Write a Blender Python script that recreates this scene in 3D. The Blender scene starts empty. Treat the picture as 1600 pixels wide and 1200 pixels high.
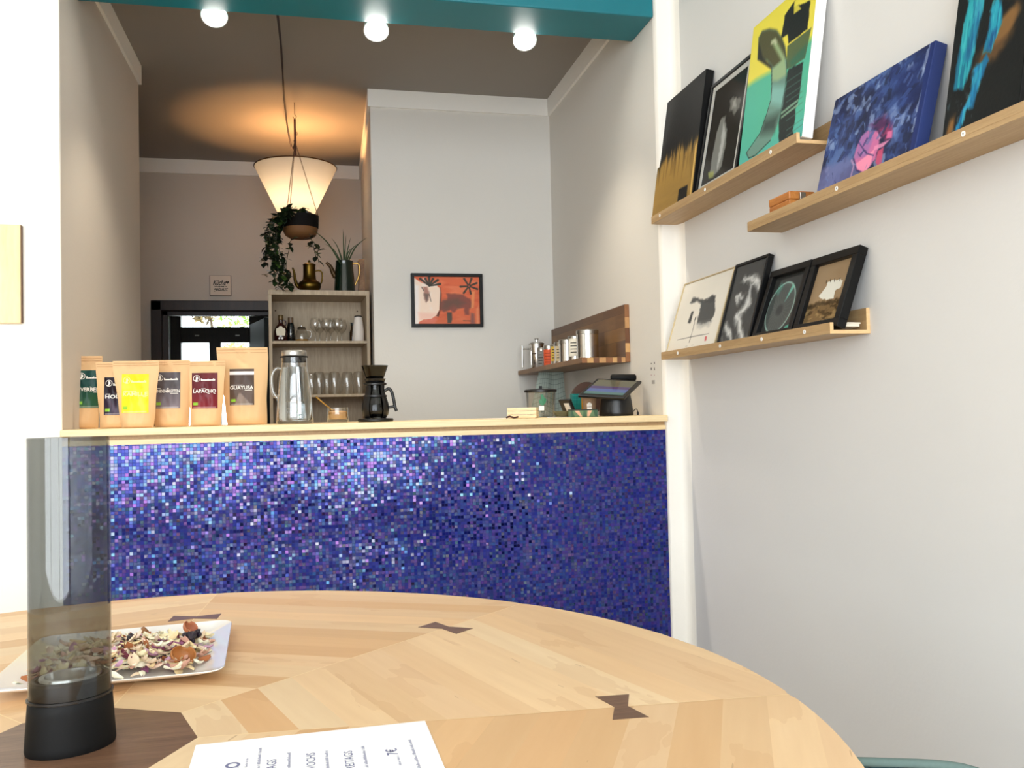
import bpy, math, random
import numpy as np
from mathutils import Vector, Matrix
random.seed(7)
S = bpy.context.scene
COL = S.collection
# ------------------------------------------------------------------ camera, world, light, exposure
F_PX, YAW, PITCH, ROLL = 1380.6, math.radians(12.706), math.radians(1.664), math.radians(1.283)
CAM = np.array([0, 0, 1.2])
def _rows():
    cy, sy, cp, sp, cr, sr = math.cos(YAW), math.sin(YAW), math.cos(PITCH), math.sin(PITCH), math.cos(ROLL), math.sin(ROLL)
    fw = np.array([sy*cp, cy*cp, sp]); rt = np.array([cy, -sy, 0]); dn = -np.cross(rt, fw)
    return np.array([cr*rt+sr*dn, -sr*rt+cr*dn, fw])
ROWS = _rows()
def at(u, v, **k):
    """world point seen at pixel (u, v) of the 1600x1200 frame on the plane x=, y= or z="""
    d = ROWS.T @ np.array([(u-800)/F_PX, (v-600)/F_PX, 1])
    (a, val), = k.items(); i = 'xyz'.index(a)
    return Vector(CAM + d*(val-CAM[i])/d[i])
cd = bpy.data.cameras.new('camera'); cam = bpy.data.objects.new('camera', cd); COL.objects.link(cam)
m = Matrix.Identity(4)
for r in range(3):
    m[r][0], m[r][1], m[r][2], m[r][3] = ROWS[0][r], -ROWS[1][r], -ROWS[2][r], CAM[r]
cam.matrix_world = m
cd.sensor_width = 36; cd.lens = F_PX/1600*36; cd.clip_start = .02
S.camera = cam
w = bpy.data.worlds.new('overcast'); S.world = w; w.use_nodes = True
bg = w.node_tree.nodes['Background']; bg.inputs[0].default_value = (.87, .94, 1, 1); bg.inputs[1].default_value = 6.0
def light(name, kind, loc, energy, color=(1, 1, 1), look=None, **k):
    ld = bpy.data.lights.new(name, kind); ld.energy = energy; ld.color = color
    for a, b in k.items(): setattr(ld, a, b)
    o = bpy.data.objects.new(name, ld); COL.objects.link(o); o.location = loc
    if look is not None:
        o.rotation_euler = (Vector(look)-Vector(loc)).to_track_quat('-Z', 'Y').to_euler()
    return o
WX0, WX1, WZ0, WZ1, WY = -3.3, 1.1, .25, 3.15, -2.3
# daylight comes in by the shop window behind the camera: a portal for the sky
pl = light('shop_window_portal', 'AREA', ((WX0+WX1)/2, WY-.12, (WZ0+WZ1)/2), 1, look=((WX0+WX1)/2, 5, (WZ0+WZ1)/2), shape='RECTANGLE', size=WX1-WX0, size_y=WZ1-WZ0)
pl.data.cycles.is_portal = True
vs = S.view_settings; S.display_settings.display_device = 'sRGB'
vs.view_transform = 'Standard'; vs.look = 'None'; vs.exposure = 0.40; vs.gamma = 1; vs.use_curve_mapping = False
S.cycles.use_denoising = True
S.cycles.max_bounces = 10; S.cycles.diffuse_bounces = 6; S.cycles.transparent_max_bounces = 24; S.cycles.caustics_reflective = False
S.cycles.caustics_refractive = False; S.cycles.sample_clamp_indirect = 6
# ------------------------------------------------------------------ materials
def lin(c):
    if isinstance(c, str): c = [int(c[i:i+2], 16)/255 for i in (0, 2, 4)]
    return tuple((x/12.92 if x <= .04045 else ((x+.055)/1.055)**2.4) for x in c)
class NT:
    def __init__(s, name):
        s.m = bpy.data.materials.new(name); s.m.use_nodes = True; s.t = s.m.node_tree
        s.p = s.t.nodes['Principled BSDF']; s.out = s.t.nodes['Material Output']
    def n(s, typ, **k):
        nd = s.t.nodes.new('ShaderNode'+typ)
        for a, b in k.items(): setattr(nd, a, b)
        return nd
    def put(s, sock, v):
        if hasattr(v, 'is_output'): s.t.links.new(v, sock)
        else:
            try: sock.default_value = v
            except Exception: sock.default_value = (*v, 1) if len(v) == 3 else v
    def math(s, op, a, b=0, c=0):
        nd = s.n('Math', operation=op)
        for i, v in enumerate((a, b, c)): s.put(nd.inputs[i], v)
        return nd.outputs[0]
    def vmath(s, op, a, b=(0, 0, 0)):
        nd = s.n('VectorMath', operation=op); s.put(nd.inputs[0], a); s.put(nd.inputs[1], b); return nd.outputs[0]
    def mix(s, f, a, b, blend='MIX'):
        nd = s.n('Mix', data_type='RGBA', blend_type=blend)
        s.put(nd.inputs[0], f); s.put(nd.inputs[6], a); s.put(nd.inputs[7], b); return nd.outputs[2]
    def ramp(s, f, stops, interp='LINEAR'):
        nd = s.n('ValToRGB'); nd.color_ramp.interpolation = interp; e = nd.color_ramp.elements
        while len(e) < len(stops): e.new(.5)
        for el, (q, c) in zip(e, stops): el.position = q; el.color = (*c, 1)
        s.put(nd.inputs[0], f); return nd.outputs[0]
    def noise(s, vec, scale, detail=3, rough=.5):
        nd = s.n('TexNoise'); s.put(nd.inputs['Vector'], vec); nd.inputs['Scale'].default_value = scale
        nd.inputs['Detail'].default_value = detail; nd.inputs['Roughness'].default_value = rough; return nd.outputs[0]
    def obj(s): return s.n('TexCoord').outputs['Object']
    def bump(s, h, strength=.2, dist=.01):
        b = s.n('Bump'); b.inputs['Strength'].default_value = strength; b.inputs['Distance'].default_value = dist
        s.put(b.inputs['Height'], h); s.t.links.new(b.outputs[0], s.p.inputs['Normal'])
    def set(s, **k):
        for a, v in k.items(): s.put(s.p.inputs[a.replace('_', ' ')], v)
        return s
def plain(name, c, rough=.5, metal=0, vary=0, scale=20, **k):
    t = NT(name); c = lin(c)
    t.set(Roughness=rough, Metallic=metal, Base_Color=(*c, 1), **k)
    if vary:
        f = t.noise(t.obj(), scale)
        t.set(Base_Color=t.mix(f, tuple(x*(1-vary) for x in c)+(1,), tuple(min(1, x*(1+vary)) for x in c)+(1,)))
    return t.m
def plaster(name, c, bump=.06):
    t = NT(name); c = lin(c); o = t.n('NewGeometry').outputs['Position']
    f = t.noise(o, 1.7, 4); t.set(Roughness=.85, Base_Color=t.mix(f, tuple(x*.96 for x in c)+(1,), tuple(min(1, x*1.03) for x in c)+(1,)))
    h = t.math('ADD', t.noise(o, 14, 4), t.noise(o, 90, 2)); t.bump(h, bump, .006)
    return t.m
def wood(name, c1, c2, axis=0, scale=3, stretch=14, rough=.45, fine=.35):
    t = NT(name); c1, c2 = lin(c1), lin(c2)
    sc = [stretch]*3; sc[axis] = 1
    v = t.vmath('MULTIPLY', t.obj(), tuple(x*scale for x in sc))
    f = t.noise(v, 1.0, 5, .6); g = t.noise(v, 6.0, 3)
    f = t.math('ADD', t.math('MULTIPLY', f, 1-fine), t.math('MULTIPLY', g, fine))
    t.set(Base_Color=t.ramp(f, [(.33, c1), (.67, c2)]), Roughness=rough); t.bump(g, .06, .002)
    return t.m
def glass(name, tint=(1, 1, 1), refl=1.0, rough=0.02, ior=1.45, pw=1):
    """thin clear or tinted glass: straight see-through plus a Fresnel reflection"""
    t = NT(name); t.t.nodes.remove(t.p)
    tr = t.n('BsdfTransparent'); tr.inputs[0].default_value = (*tint, 1)
    gl = t.n('BsdfGlossy'); gl.inputs['Roughness'].default_value = rough
    mx = t.n('MixShader'); lw = t.n('LayerWeight'); lw.inputs['Blend'].default_value = .5; f = t.math('MINIMUM', t.math('MULTIPLY', t.math('ADD', t.math('MULTIPLY', t.math('POWER', lw.outputs['Facing'], 5), .96), .045), refl), .95); t.put(mx.inputs[0], f)
    t.t.links.new(tr.outputs[0], mx.inputs[1]); t.t.links.new(gl.outputs[0], mx.inputs[2]); t.t.links.new(mx.outputs[0], t.out.inputs[0])
    return t.m
def emit(name, c, strength):
    t = NT(name); t.set(Base_Color=(*c, 1), Emission_Color=(*c, 1), Emission_Strength=strength); return t.m
def attr_mat(name, rough=.5, coat=0, bump=0):
    t = NT(name); a = t.n('Attribute'); a.attribute_name = 'Col'
    t.set(Specular_IOR_Level=.25, Base_Color=a.outputs['Color'], Roughness=rough, Coat_Weight=coat)
    if bump: t.bump(t.noise(t.obj(), 120, 3), bump, .002)
    return t.m
M = {}
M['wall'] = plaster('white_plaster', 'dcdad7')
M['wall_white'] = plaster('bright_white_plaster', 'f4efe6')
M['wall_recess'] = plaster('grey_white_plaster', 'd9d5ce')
M['wall_recess_shaded'] = plaster('shaded_recess_plaster', 'c9c0b6')  # recess plaster darkened: shade of left and back walls put into its colour
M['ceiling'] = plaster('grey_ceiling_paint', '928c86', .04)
M['cornice'] = plaster('cornice_paint', 'efece6', .04)
M['floor'] = wood('floor_boards', 'a29f99', 'b5b1aa', 1, 2, 10)
M['teal'] = plain('teal_paint', '04707c', .45, vary=.08, scale=6)
M['oak'] = wood('ledge_oak', 'a8875c', 'c0a074', 1, 4, 22, .5)
M['oak_edge'] = wood('oak_end_grain', 'dbb07a', 'eac592', 0, 8, 6, .55)
M['beech'] = wood('counter_beech', 'e6c690', 'f4deb2', 0, 3, 16, .4)
M['grey_oak'] = wood('grey_oak_board', 'a08c72', 'bfac90', 2, 4, 14, .55)
M['reclaimed'] = wood('reclaimed_teak', '5d3c22', 'a87848', 1, 5, 9, .5, .5)
M['walnut'] = wood('walnut', '573b29', '80604a', 0, 6, 12, .35)
M['dark_wood'] = wood('dark_door_wood', '1d1210', '33211a', 2, 3, 12, .45)
M['black'] = plain('black_plastic', '0c0c0d', .35)
M['black_matt'] = plain('black_rubber', '080808', .6, Specular_IOR_Level=.22)
M['black_frame'] = plain('black_frame_lacquer', '080808', .4, Specular_IOR_Level=.25)
M['steel'] = plain('polished_steel', 'd8d6d2', .16, 1, vary=.05)
M['brushed'] = plain('brushed_steel', 'b9b6b0', .3, 1)
M['brass'] = plain('aged_brass', '5f4a1e', .34, 1, vary=.25, scale=9)
M['gold'] = plain('gold_metal', 'cfa85e', .3, 1)
M['white_gloss'] = plain('white_ceramic', 'f3f1ee', .15, Coat_Weight=.5)
M['white'] = plain('white_paint', 'f2f0ec', .5)
M['paper'] = plain('white_paper', 'f4f4f6', .8)
M['kraft'] = plain('kraft_paper', 'e3ba88', .7, vary=.08, scale=14)
M['print_white'] = plain('white_print', 'f6f2ea', .6)
M['print_black'] = plain('black_print', '201a16', .6)
M['print_blue'] = plain('blue_grey_print', '76789c', .7)
M['glass'] = glass('clear_glass', (.975, .985, .98), 2.4)
M['glass_thin'] = glass('drinking_glass', (.93, .925, .91), 2.6)
M['smoke'] = glass('smoked_glass', (.68, .69, .685), 1.0)
M['smoke_dark'] = glass('dark_smoked_glass', (.24, .25, .25), .9)
M['water'] = plain('water', 'f4f8f8', .0, Transmission_Weight=1.0, IOR=1.33)
M['pane'] = glass('window_pane', (.96, .97, .97), .7)
# ------------------------------------------------------------------ mesh building
class MB:
    def __init__(s): s.v = []; s.f = []; s.mi = []; s.cur = 0
    def add(s, vs_, fs):
        b = len(s.v); s.v += [tuple(x) for x in vs_]; s.f += [tuple(i+b for i in f) for f in fs]; s.mi += [s.cur]*len(fs); return s
    def box(s, x0, y0, z0, x1, y1, z1, mat=None):
        p = [Vector((x, y, z)) for z in (z0, z1) for y in (y0, y1) for x in (x0, x1)]
        if mat: p = [mat @ q for q in p]
        return s.add(p, [(0, 2, 3, 1), (4, 5, 7, 6), (0, 1, 5, 4), (2, 6, 7, 3), (0, 4, 6, 2), (1, 3, 7, 5)])
    def lathe(s, prof, n=40, c=(0, 0, 0), sx=1, sy=1, mat=None):
        vs_ = []; fs = []; k = len(prof)
        for i in range(n):
            a = 2*math.pi*i/n
            for r, z in prof: 
                p = Vector((c[0]+r*sx*math.cos(a), c[1]+r*sy*math.sin(a), c[2]+z)); vs_.append(mat @ p if mat else p)
        for i in range(n):
            j = (i+1) % n
            for q in range(k-1):
                fs.append((i*k+q, j*k+q, j*k+q+1, i*k+q+1))
        return s.add(vs_, fs)
    def tube(s, path, r, n=8, cap=True, closed=False):
        P = [Vector(p) for p in path]; k = len(P); rr = r if hasattr(r, '__len__') else [r]*k
        vs_ = []; fs = []; nrm = None
        for i in range(k):
            if closed: t = P[(i+1) % k]-P[i-1]
            else: t = P[min(i+1, k-1)]-P[max(i-1, 0)]
            if t.length < 1e-9: t = Vector((0, 0, 1))
            t.normalize()
            if nrm is None: nrm = t.orthogonal()
            nrm = (nrm - t*nrm.dot(t))
            if nrm.length < 1e-6: nrm = t.orthogonal()
            nrm.normalize(); bn = t.cross(nrm)
            for a in range(n):
                th = 2*math.pi*a/n; vs_.append(P[i]+(nrm*math.cos(th)+bn*math.sin(th))*rr[i])
        for i in range(k if closed else k-1):
            j = (i+1) % k
            for a in range(n):
                b = (a+1) % n; fs.append((i*n+a, i*n+b, j*n+b, j*n+a))
        if cap and not closed: fs += [tuple(range(n-1, -1, -1)), tuple((k-1)*n+a for a in range(n))]
        return s.add(vs_, fs)
    def prism(s, poly, z0, z1, mat=None):
        """poly in xy, extruded in z; mat maps to world"""
        n = len(poly); p = [Vector((x, y, z)) for z in (z0, z1) for x, y in poly]
        if mat: p = [mat @ q for q in p]
        return s.add(p, [tuple(range(n-1, -1, -1)), tuple(range(n, 2*n))]+[(i, (i+1) % n, n+(i+1) % n, n+i) for i in range(n)])
    def build(s, name, mat, parent=None, loc=None, smooth=None, bevel=0, rot=None, col=None):
        me = bpy.data.meshes.new(name); me.from_pydata(s.v, [], s.f)
        mats = mat if isinstance(mat, (list, tuple)) else [mat]
        for q in mats: me.materials.append(q)
        if len(mats) > 1: me.polygons.foreach_set('material_index', s.mi)
        if smooth:
            me.polygons.foreach_set('use_smooth', [True]*len(me.polygons)); me.set_sharp_from_angle(angle=math.radians(smooth))
        if col is not None:
            a = me.color_attributes.new('Col', 'FLOAT_COLOR', 'POINT'); a.data.foreach_set('color', np.asarray(col, dtype=np.float32).ravel())
        me.update()
        o = bpy.data.objects.new(name, me); COL.objects.link(o)
        if loc is not None: o.location = loc
        if rot is not None: o.rotation_euler = rot
        if parent is not None: o.parent = parent
        if bevel:
            b = o.modifiers.new('bevel', 'BEVEL'); b.width = bevel; b.segments = 2; b.limit_method = 'ANGLE'
        return o
def tag(o, label=None, cat=None, group=None, kind=None):
    for k, v in (('label', label), ('category', cat), ('group', group), ('kind', kind)):
        if v: o[k] = v
    return o
def thing(name, label, cat, loc=(0, 0, 0), rz=0, group=None):
    o = bpy.data.objects.new(name, None); o.empty_display_size = .05; COL.objects.link(o); o.location = loc; o.rotation_euler = (0, 0, rz)
    return tag(o, label, cat, group)
def struct(name, mb, mat, parent=None, **k):
    o = mb.build(name, mat, parent, **k)
    if parent is None: tag(o, kind='structure')
    return o
def copy_tree(o, loc=None, rz=None, label=None):
    r = o.copy(); COL.objects.link(r)
    if loc is not None: r.location = loc
    if rz is not None: r.rotation_euler = (0, 0, rz)
    if label: r['label'] = label
    for ch in list(o.children):
        c = ch.copy(); COL.objects.link(c); c.parent = r
        for g in list(ch.children):
            d = g.copy(); COL.objects.link(d); d.parent = c
    return r
def text_mesh(body, size, shear=0, align='LEFT', space=1, depth=0, bold=0):
    """flat lettering as (verts xy, faces)"""
    cu = bpy.data.curves.new('t', 'FONT'); cu.body = body; cu.size = size; cu.shear = shear; cu.align_x = align; cu.space_character = space
    cu.offset = bold; cu.resolution_u = 3; cu.fill_mode = 'FRONT'
    o = bpy.data.objects.new('t', cu); COL.objects.link(o); bpy.context.view_layer.update()
    me = bpy.data.meshes.new_from_object(o.evaluated_get(bpy.context.evaluated_depsgraph_get()))
    v = [tuple(x.co) for x in me.vertices]; f = [tuple(p.vertices) for p in me.polygons]
    bpy.data.objects.remove(o); bpy.data.curves.remove(cu); bpy.data.meshes.remove(me)
    return v, f
def fit_text(body, x0, x1, height, **k):
    """lettering scaled to run from x0 to x1 with the given cap height"""
    v, f = text_mesh(body, 1, **k); xs = [p[0] for p in v]; ys = [p[1] for p in v]
    sx = (x1-x0)/(max(xs)-min(xs)); sy = height/(max(ys)-min(ys)); mx, my = min(xs), min(ys)
    return [(x0+(p[0]-mx)*sx, (p[1]-my)*sy) for p in v], f
# ------------------------------------------------------------------ painted surfaces (pictures, labels): colours per vertex of a fine grid
def vnoise(u, v, fx, fy, seed, octs=3):
    out = np.zeros_like(u); amp = 1; tot = 0; rs = np.random.RandomState(seed)
    for o_ in range(octs):
        g = rs.rand(64, 64); x = u*fx*2**o_; y = v*fy*2**o_
        xi = np.floor(x).astype(int); yi = np.floor(y).astype(int); tx = x-xi; ty = y-yi; tx = tx*tx*(3-2*tx); ty = ty*ty*(3-2*ty)
        a = g[xi % 64, yi % 64]; b = g[(xi+1) % 64, yi % 64]; c = g[xi % 64, (yi+1) % 64]; d = g[(xi+1) % 64, (yi+1) % 64]
        out += amp*((a*(1-tx)+b*tx)*(1-ty)+(c*(1-tx)+d*tx)*ty); tot += amp; amp *= .5
    return out/tot
class Art:
    """u to the right, v upwards, both 0..1; asp = width/height"""
    def __init__(s, nu, nv, base, asp=1):
        U, V = np.meshgrid(np.linspace(0, 1, nu), np.linspace(0, 1, nv)); s.u, s.v, s.nu, s.nv, s.asp = U, V, nu, nv, asp
        s.c = np.ones((nv, nu, 3))*np.array(s.h(base))
    def h(s, c): return [int(c[i:i+2], 16)/255 for i in (0, 2, 4)] if isinstance(c, str) else c
    def lay(s, mask, c, a=1):
        mk = np.clip(mask, 0, 1)[..., None]*a; s.c = s.c*(1-mk)+np.array(s.h(c))*mk; return s
    def n(s, fx, fy, seed, octs=3): return vnoise(s.u+7, s.v+7, fx, fy, seed, octs)
    def warp(s, amt, f, seed):
        return s.u+(s.n(f, f, seed)-.5)*amt, s.v+(s.n(f, f, seed+1)-.5)*amt
    def poly(s, pts, c, a=1, soft=.008, rough=0, seed=0, f=14):
        u, v = s.warp(rough, f, seed) if rough else (s.u, s.v)
        inside = np.zeros_like(u, bool); d = np.full_like(u, 9.); n = len(pts)
        for i in range(n):
            x0, y0 = pts[i]; x1, y1 = pts[(i+1) % n]
            cond = (y0 > v) != (y1 > v); xx = (x1-x0)*(v-y0)/((y1-y0) if y1 != y0 else 1e-9)+x0
            inside ^= cond & (u < xx)
            dx, dy = x1-x0, y1-y0; t = np.clip(((u-x0)*dx+(v-y0)*dy)/(dx*dx+dy*dy+1e-12), 0, 1)
            d = np.minimum(d, np.hypot(u-x0-t*dx, v-y0-t*dy))
        sd = np.where(inside, d, -d); return s.lay(sd/soft+.5, c, a)
    def ell(s, cx, cy, rx, ry, c, a=1, soft=.06, rot=0, rough=0, seed=0, f=10):
        u, v = s.warp(rough, f, seed) if rough else (s.u, s.v)
        x, y = (u-cx)*s.asp, v-cy; co, si = math.cos(rot), math.sin(rot); x, y = x*co+y*si, -x*si+y*co
        q = np.hypot(x/rx, y/ry); return s.lay((1-q)/soft+.5, c, a)
    def ring(s, cx, cy, rx, ry, wd, c, a=1, rot=0):
        x, y = (s.u-cx)*s.asp, s.v-cy; co, si = math.cos(rot), math.sin(rot); x, y = x*co+y*si, -x*si+y*co
        q = np.hypot(x/rx, y/ry); return s.lay(1-np.abs(q-1)/wd, c, a)
    def stroke(s, pts, wd, c, a=1, soft=.004, rough=0, seed=0, f=16):
        u, v = s.warp(rough, f, seed) if rough else (s.u, s.v); d = np.full_like(u, 9.); W = wd if hasattr(wd, '__len__') else [wd]*len(pts)
        for i in range(len(pts)-1):
            x0, y0 = pts[i]; x1, y1 = pts[i+1]; dx, dy = (x1-x0)*s.asp, y1-y0
            t = np.clip(((u-x0)*s.asp*dx+(v-y0)*dy)/(dx*dx+dy*dy+1e-12), 0, 1)
            d = np.minimum(d, np.hypot((u-x0)*s.asp-t*dx, v-y0-t*dy)-(W[i]*(1-t)+W[i+1]*t))
        return s.lay(-d/soft+.5, c, a)
    def rgba(s):
        c = np.clip(s.c, 0, 1); l = np.where(c <= .04045, c/12.92, ((c+.055)/1.055)**2.4)
        return np.concatenate([l.reshape(-1, 3), np.ones((s.nu*s.nv, 1))], 1)
    def mesh(s, p00, p10, p01, p11):
        """grid over the quad: p00 = u0v0, p10 = u1v0, p01 = u0v1, p11 = u1v1"""
        b = MB(); U, V = s.u.ravel()[:, None], s.v.ravel()[:, None]
        P = (np.array(p00)*(1-U)*(1-V)+np.array(p10)*U*(1-V)+np.array(p01)*(1-U)*V+np.array(p11)*U*V)
        return s.grid(b, P)
    def grid(s, b, P):
        fs = [(j*s.nu+i, j*s.nu+i+1, (j+1)*s.nu+i+1, (j+1)*s.nu+i) for j in range(s.nv-1) for i in range(s.nu-1)]
        return b.add([tuple(p) for p in P], fs)
M['art'] = attr_mat('artist_paint', .55, 0, .15)
M['art_gloss'] = attr_mat('print_under_glass', .12)
M['label'] = attr_mat('printed_label', .38)
# ------------------------------------------------------------------ the rooms
XL, XR, XW, YF, YB, ZC = -.766, 1.242, 1.31, 3.0, 5.89, 2.835
ZF = 3.35
def mosaic():
    t = NT('glass_mosaic'); p = .0108
    g = t.vmath('DIVIDE', t.n('NewGeometry').outputs['Position'], (p, p, p)); sp = t.n('SeparateXYZ'); t.put(sp.inputs[0], g)
    x, z = sp.outputs[0], sp.outputs[2]
    cx, cz = t.math('FLOOR', x), t.math('FLOOR', z); fx, fz = t.math('SUBTRACT', x, cx), t.math('SUBTRACT', z, cz)
    cb = t.n('CombineXYZ'); t.put(cb.inputs[0], cx); t.put(cb.inputs[1], cz)
    wn = t.n('TexWhiteNoise'); t.put(wn.inputs['Vector'], cb.outputs[0]); r1 = wn.outputs['Value']; rc = wn.outputs['Color']
    wn2 = t.n('TexWhiteNoise'); t.put(wn2.inputs['Vector'], t.vmath('ADD', cb.outputs[0], (71.3, 19.7, 3.1))); rc2 = wn2.outputs['Color']; r2 = wn2.outputs['Value']
    ex = t.math('ABSOLUTE', t.math('SUBTRACT', fx, .5)); ez = t.math('ABSOLUTE', t.math('SUBTRACT', fz, .5))
    tile = t.math('LESS_THAN', t.math('MAXIMUM', ex, ez), .43)
    col = t.ramp(r1, [(0, lin('060a34')), (.3, lin('0d165e')), (.6, lin('141e70')), (.85, lin('1f267a')), (.95, lin('2a2b7a')), (1, lin('163c80'))])
    col = t.mix(tile, lin('2c2f68')+(1,), col)
    tint = t.ramp(r2, [(0, (.12, .17, .6)), (.25, (.24, .22, .7)), (.42, (.25, .65, 1)), (.56, (.75, .3, .9)), (.7, (.9, .55, .95)), (.82, (.4, .9, 1)), (.92, (1, .9, 1)), (1, (1, 1, 1))])
    t.set(Base_Color=col, Roughness=t.math('ADD', t.math('MULTIPLY', r1, .12), .04), IOR=t.math('ADD', t.math('MULTIPLY', tile, .62), 1.4), Specular_IOR_Level=.5, Specular_Tint=tint)
    geo = t.n('NewGeometry'); bn = t.n('TexNoise'); t.put(bn.inputs['Vector'], geo.outputs['Position']); bn.inputs['Scale'].default_value = 4.5; big = bn.outputs['Color']; t0_ = t.vmath('SUBTRACT', rc, (.5, .5, .5)); t3 = t.vmath('MULTIPLY', t.vmath('MULTIPLY', t0_, t0_), t0_); tilt = t.vmath('ADD', t.vmath('ADD', t.vmath('MULTIPLY', t0_, (.11, .0, .07)), t.vmath('MULTIPLY', t3, (.5, 0, .24))), t.vmath('MULTIPLY', t.vmath('SUBTRACT', big, (.5, .5, .5)), (.20, 0, .09)))
    nn = t.vmath('NORMALIZE', t.vmath('ADD', geo.outputs['Normal'], tilt)); t.t.links.new(nn, t.p.inputs['Normal'])
    return t.m
M['mosaic'] = mosaic()
struct('floor', MB().box(-5, WY-.3, -.1, 1.5, 8.6, 0), M['floor'])
struct('ceiling', MB().box(-5, WY-.3, ZF, 1.5, 3.23, ZF+.1), M['wall_white'])
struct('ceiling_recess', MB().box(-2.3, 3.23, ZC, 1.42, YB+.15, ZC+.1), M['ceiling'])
struct('beam', MB().box(XL, 3.008, 2.63, XR, 3.23, ZF), M['teal'], bevel=.006)
struct('wall_left', MB().box(-5.1, WY-.3, 0, -5, 3.1, ZF), M['wall_white'])
struct('wall_front_left', MB().box(-5, YF, 0, XL, YF+.012, ZF), M['wall_white'])
struct('wall_recess_left', MB().box(XL-.1, YF+.0125, 0, XL, 4.32, ZC), M['wall_recess_shaded'])
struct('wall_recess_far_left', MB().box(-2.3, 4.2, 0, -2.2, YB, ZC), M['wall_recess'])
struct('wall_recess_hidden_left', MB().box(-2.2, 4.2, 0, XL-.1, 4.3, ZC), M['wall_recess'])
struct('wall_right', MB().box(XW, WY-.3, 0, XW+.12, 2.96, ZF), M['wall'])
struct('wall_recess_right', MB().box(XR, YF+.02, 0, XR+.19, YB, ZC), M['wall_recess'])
tp = [(1.2425, 3.02), (1.2425, 2.992), (1.247, 2.987), (1.288, 2.985), (1.299, 2.978), (1.306, 2.962), (1.3095, 2.935), (1.33, 2.935), (1.33, 3.02)]
struct('trim_1', MB().prism(tp, 0, ZF), M['wall_white'], smooth=50)
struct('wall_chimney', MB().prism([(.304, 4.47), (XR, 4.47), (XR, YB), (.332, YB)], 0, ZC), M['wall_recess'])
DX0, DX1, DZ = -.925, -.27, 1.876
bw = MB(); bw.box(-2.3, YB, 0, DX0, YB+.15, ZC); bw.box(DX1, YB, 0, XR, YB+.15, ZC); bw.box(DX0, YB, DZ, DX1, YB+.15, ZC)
struct('wall_back', bw, M['wall_recess_shaded'])
ch, ct = .089, .012
struct('trim_2', MB().box(XL-.002, 3.23, ZC-ch, XL+ct, 4.32+ct, ZC), M['cornice'])
struct('trim_3', MB().box(XR-ct, 3.23, ZC-ch, XR, 4.47, ZC), M['cornice'])
struct('trim_4', MB().prism([(.304-ct, 4.47-ct), (XR-ct, 4.47-ct), (XR-ct, 4.47), (.304, 4.47), (.332, YB), (.332-ct, YB)], ZC-ch, ZC), M['cornice'])
struct('trim_5', MB().box(-2.2, YB-ct, ZC-ch, .332-ct, YB, ZC), M['cornice'])
# shop window wall behind the camera
ww = MB(); ww.box(-5, WY-.2, 0, WX0, WY, ZF); ww.box(WX1, WY-.2, 0, XW, WY, ZF); ww.box(WX0, WY-.2, 0, WX1, WY, WZ0); ww.box(WX0, WY-.2, WZ1, WX1, WY, ZF)
struct('wall_front', ww, M['wall_white'])
wf = MB()
for xx in (WX0, -1.85, -.4, WX1-.06): wf.box(xx, WY-.14, WZ0, xx+.06, WY-.06, WZ1)
wf.box(WX0, WY-.14, WZ0, WX1, WY-.06, WZ0+.06); wf.box(WX0, WY-.14, WZ1-.06, WX1, WY-.06, WZ1); wf.box(WX0, WY-.14, 2.35, WX1, WY-.06, 2.41)
struct('window_2', wf, M['white'])
# door to the back room
d = MB(); fy = YB-.018
d.box(DX0-.058, fy, 0, DX0+.004, YB+.16, DZ+.058); d.box(DX1-.004, fy, 0, DX1+.058, YB+.16, DZ+.058); d.box(DX0-.058, fy, DZ-.004, DX1+.058, YB+.16, DZ+.06)
d.box(DX0, YB+.05, 0, DX0+.035, YB+.09, DZ); d.box(DX0, YB+.05, DZ-.03, DX1, YB+.09, DZ)
door = struct('door_1', d, M['dark_wood'], bevel=.004)
h = Vector((-.29, 6.06, 0)); e = at(395, 507, z=1.845); dr = Vector((e.x-h.x, e.y-h.y, 0)); L_ = dr.length; ang = math.atan2(dr.y, dr.x)
lm = Matrix.Translation(h) @ Matrix.Rotation(ang, 4, 'Z')
MB().box(0, -.02, .01, L_, .02, 1.845, lm).build('door_leaf', plain('grey_green_door', '2c322e', .4), door, bevel=.003)
# back room with its window
kw = MB(); kw.box(-1.5, YB+.15, 0, -1.4, 8.2, 2.6); kw.box(.5, YB+.15, 0, .6, 8.2, 2.6); kw.box(-1.5, YB+.15, 2.5, .6, 8.3, 2.6)
KX0, KX1, KZ0, KZ1 = -1.20, -.42, .9, 2.30
kw.box(-1.5, 8.2, 0, KX0, 8.3, 2.6); kw.box(KX1, 8.2, 0, .6, 8.3, 2.6); kw.box(KX0, 8.2, 0, KX1, 8.3, KZ0); kw.box(KX0, 8.2, KZ1, KX1, 8.3, 2.6)
struct('wall_kitchen', kw, plaster('kitchen_plaster', 'b9bdb6'))
g = MB(); px = [KX0, -1.115, -.882, -.785, -.543, KX1]; a = .06
g.box(KX0, 8.13, KZ0, px[1], 8.22, KZ1); g.box(px[2], 8.13, KZ0, px[3], 8.22, 1.86); g.box(px[4], 8.13, KZ0, KX1, 8.22, KZ1)
g.box(px[1], 8.13, 2.145, px[4], 8.22, KZ1); g.box(px[1], 8.13, 1.85, px[4], 8.22, 1.985); g.box(px[1], 8.13, KZ0, px[4], 8.22, KZ0+.12)
win = struct('window_1', g, M['dark_wood'], bevel=.004)
for i, (q0, q1, z0, z1) in enumerate(((px[1], px[4], 1.985, 2.145), (px[1], px[2], KZ0+.12, 1.85), (px[3], px[4], KZ0+.12, 1.85))):
    MB().box(q0, 8.17, z0, q1, 8.175, z1).build('pane', M['pane'], win)
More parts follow.
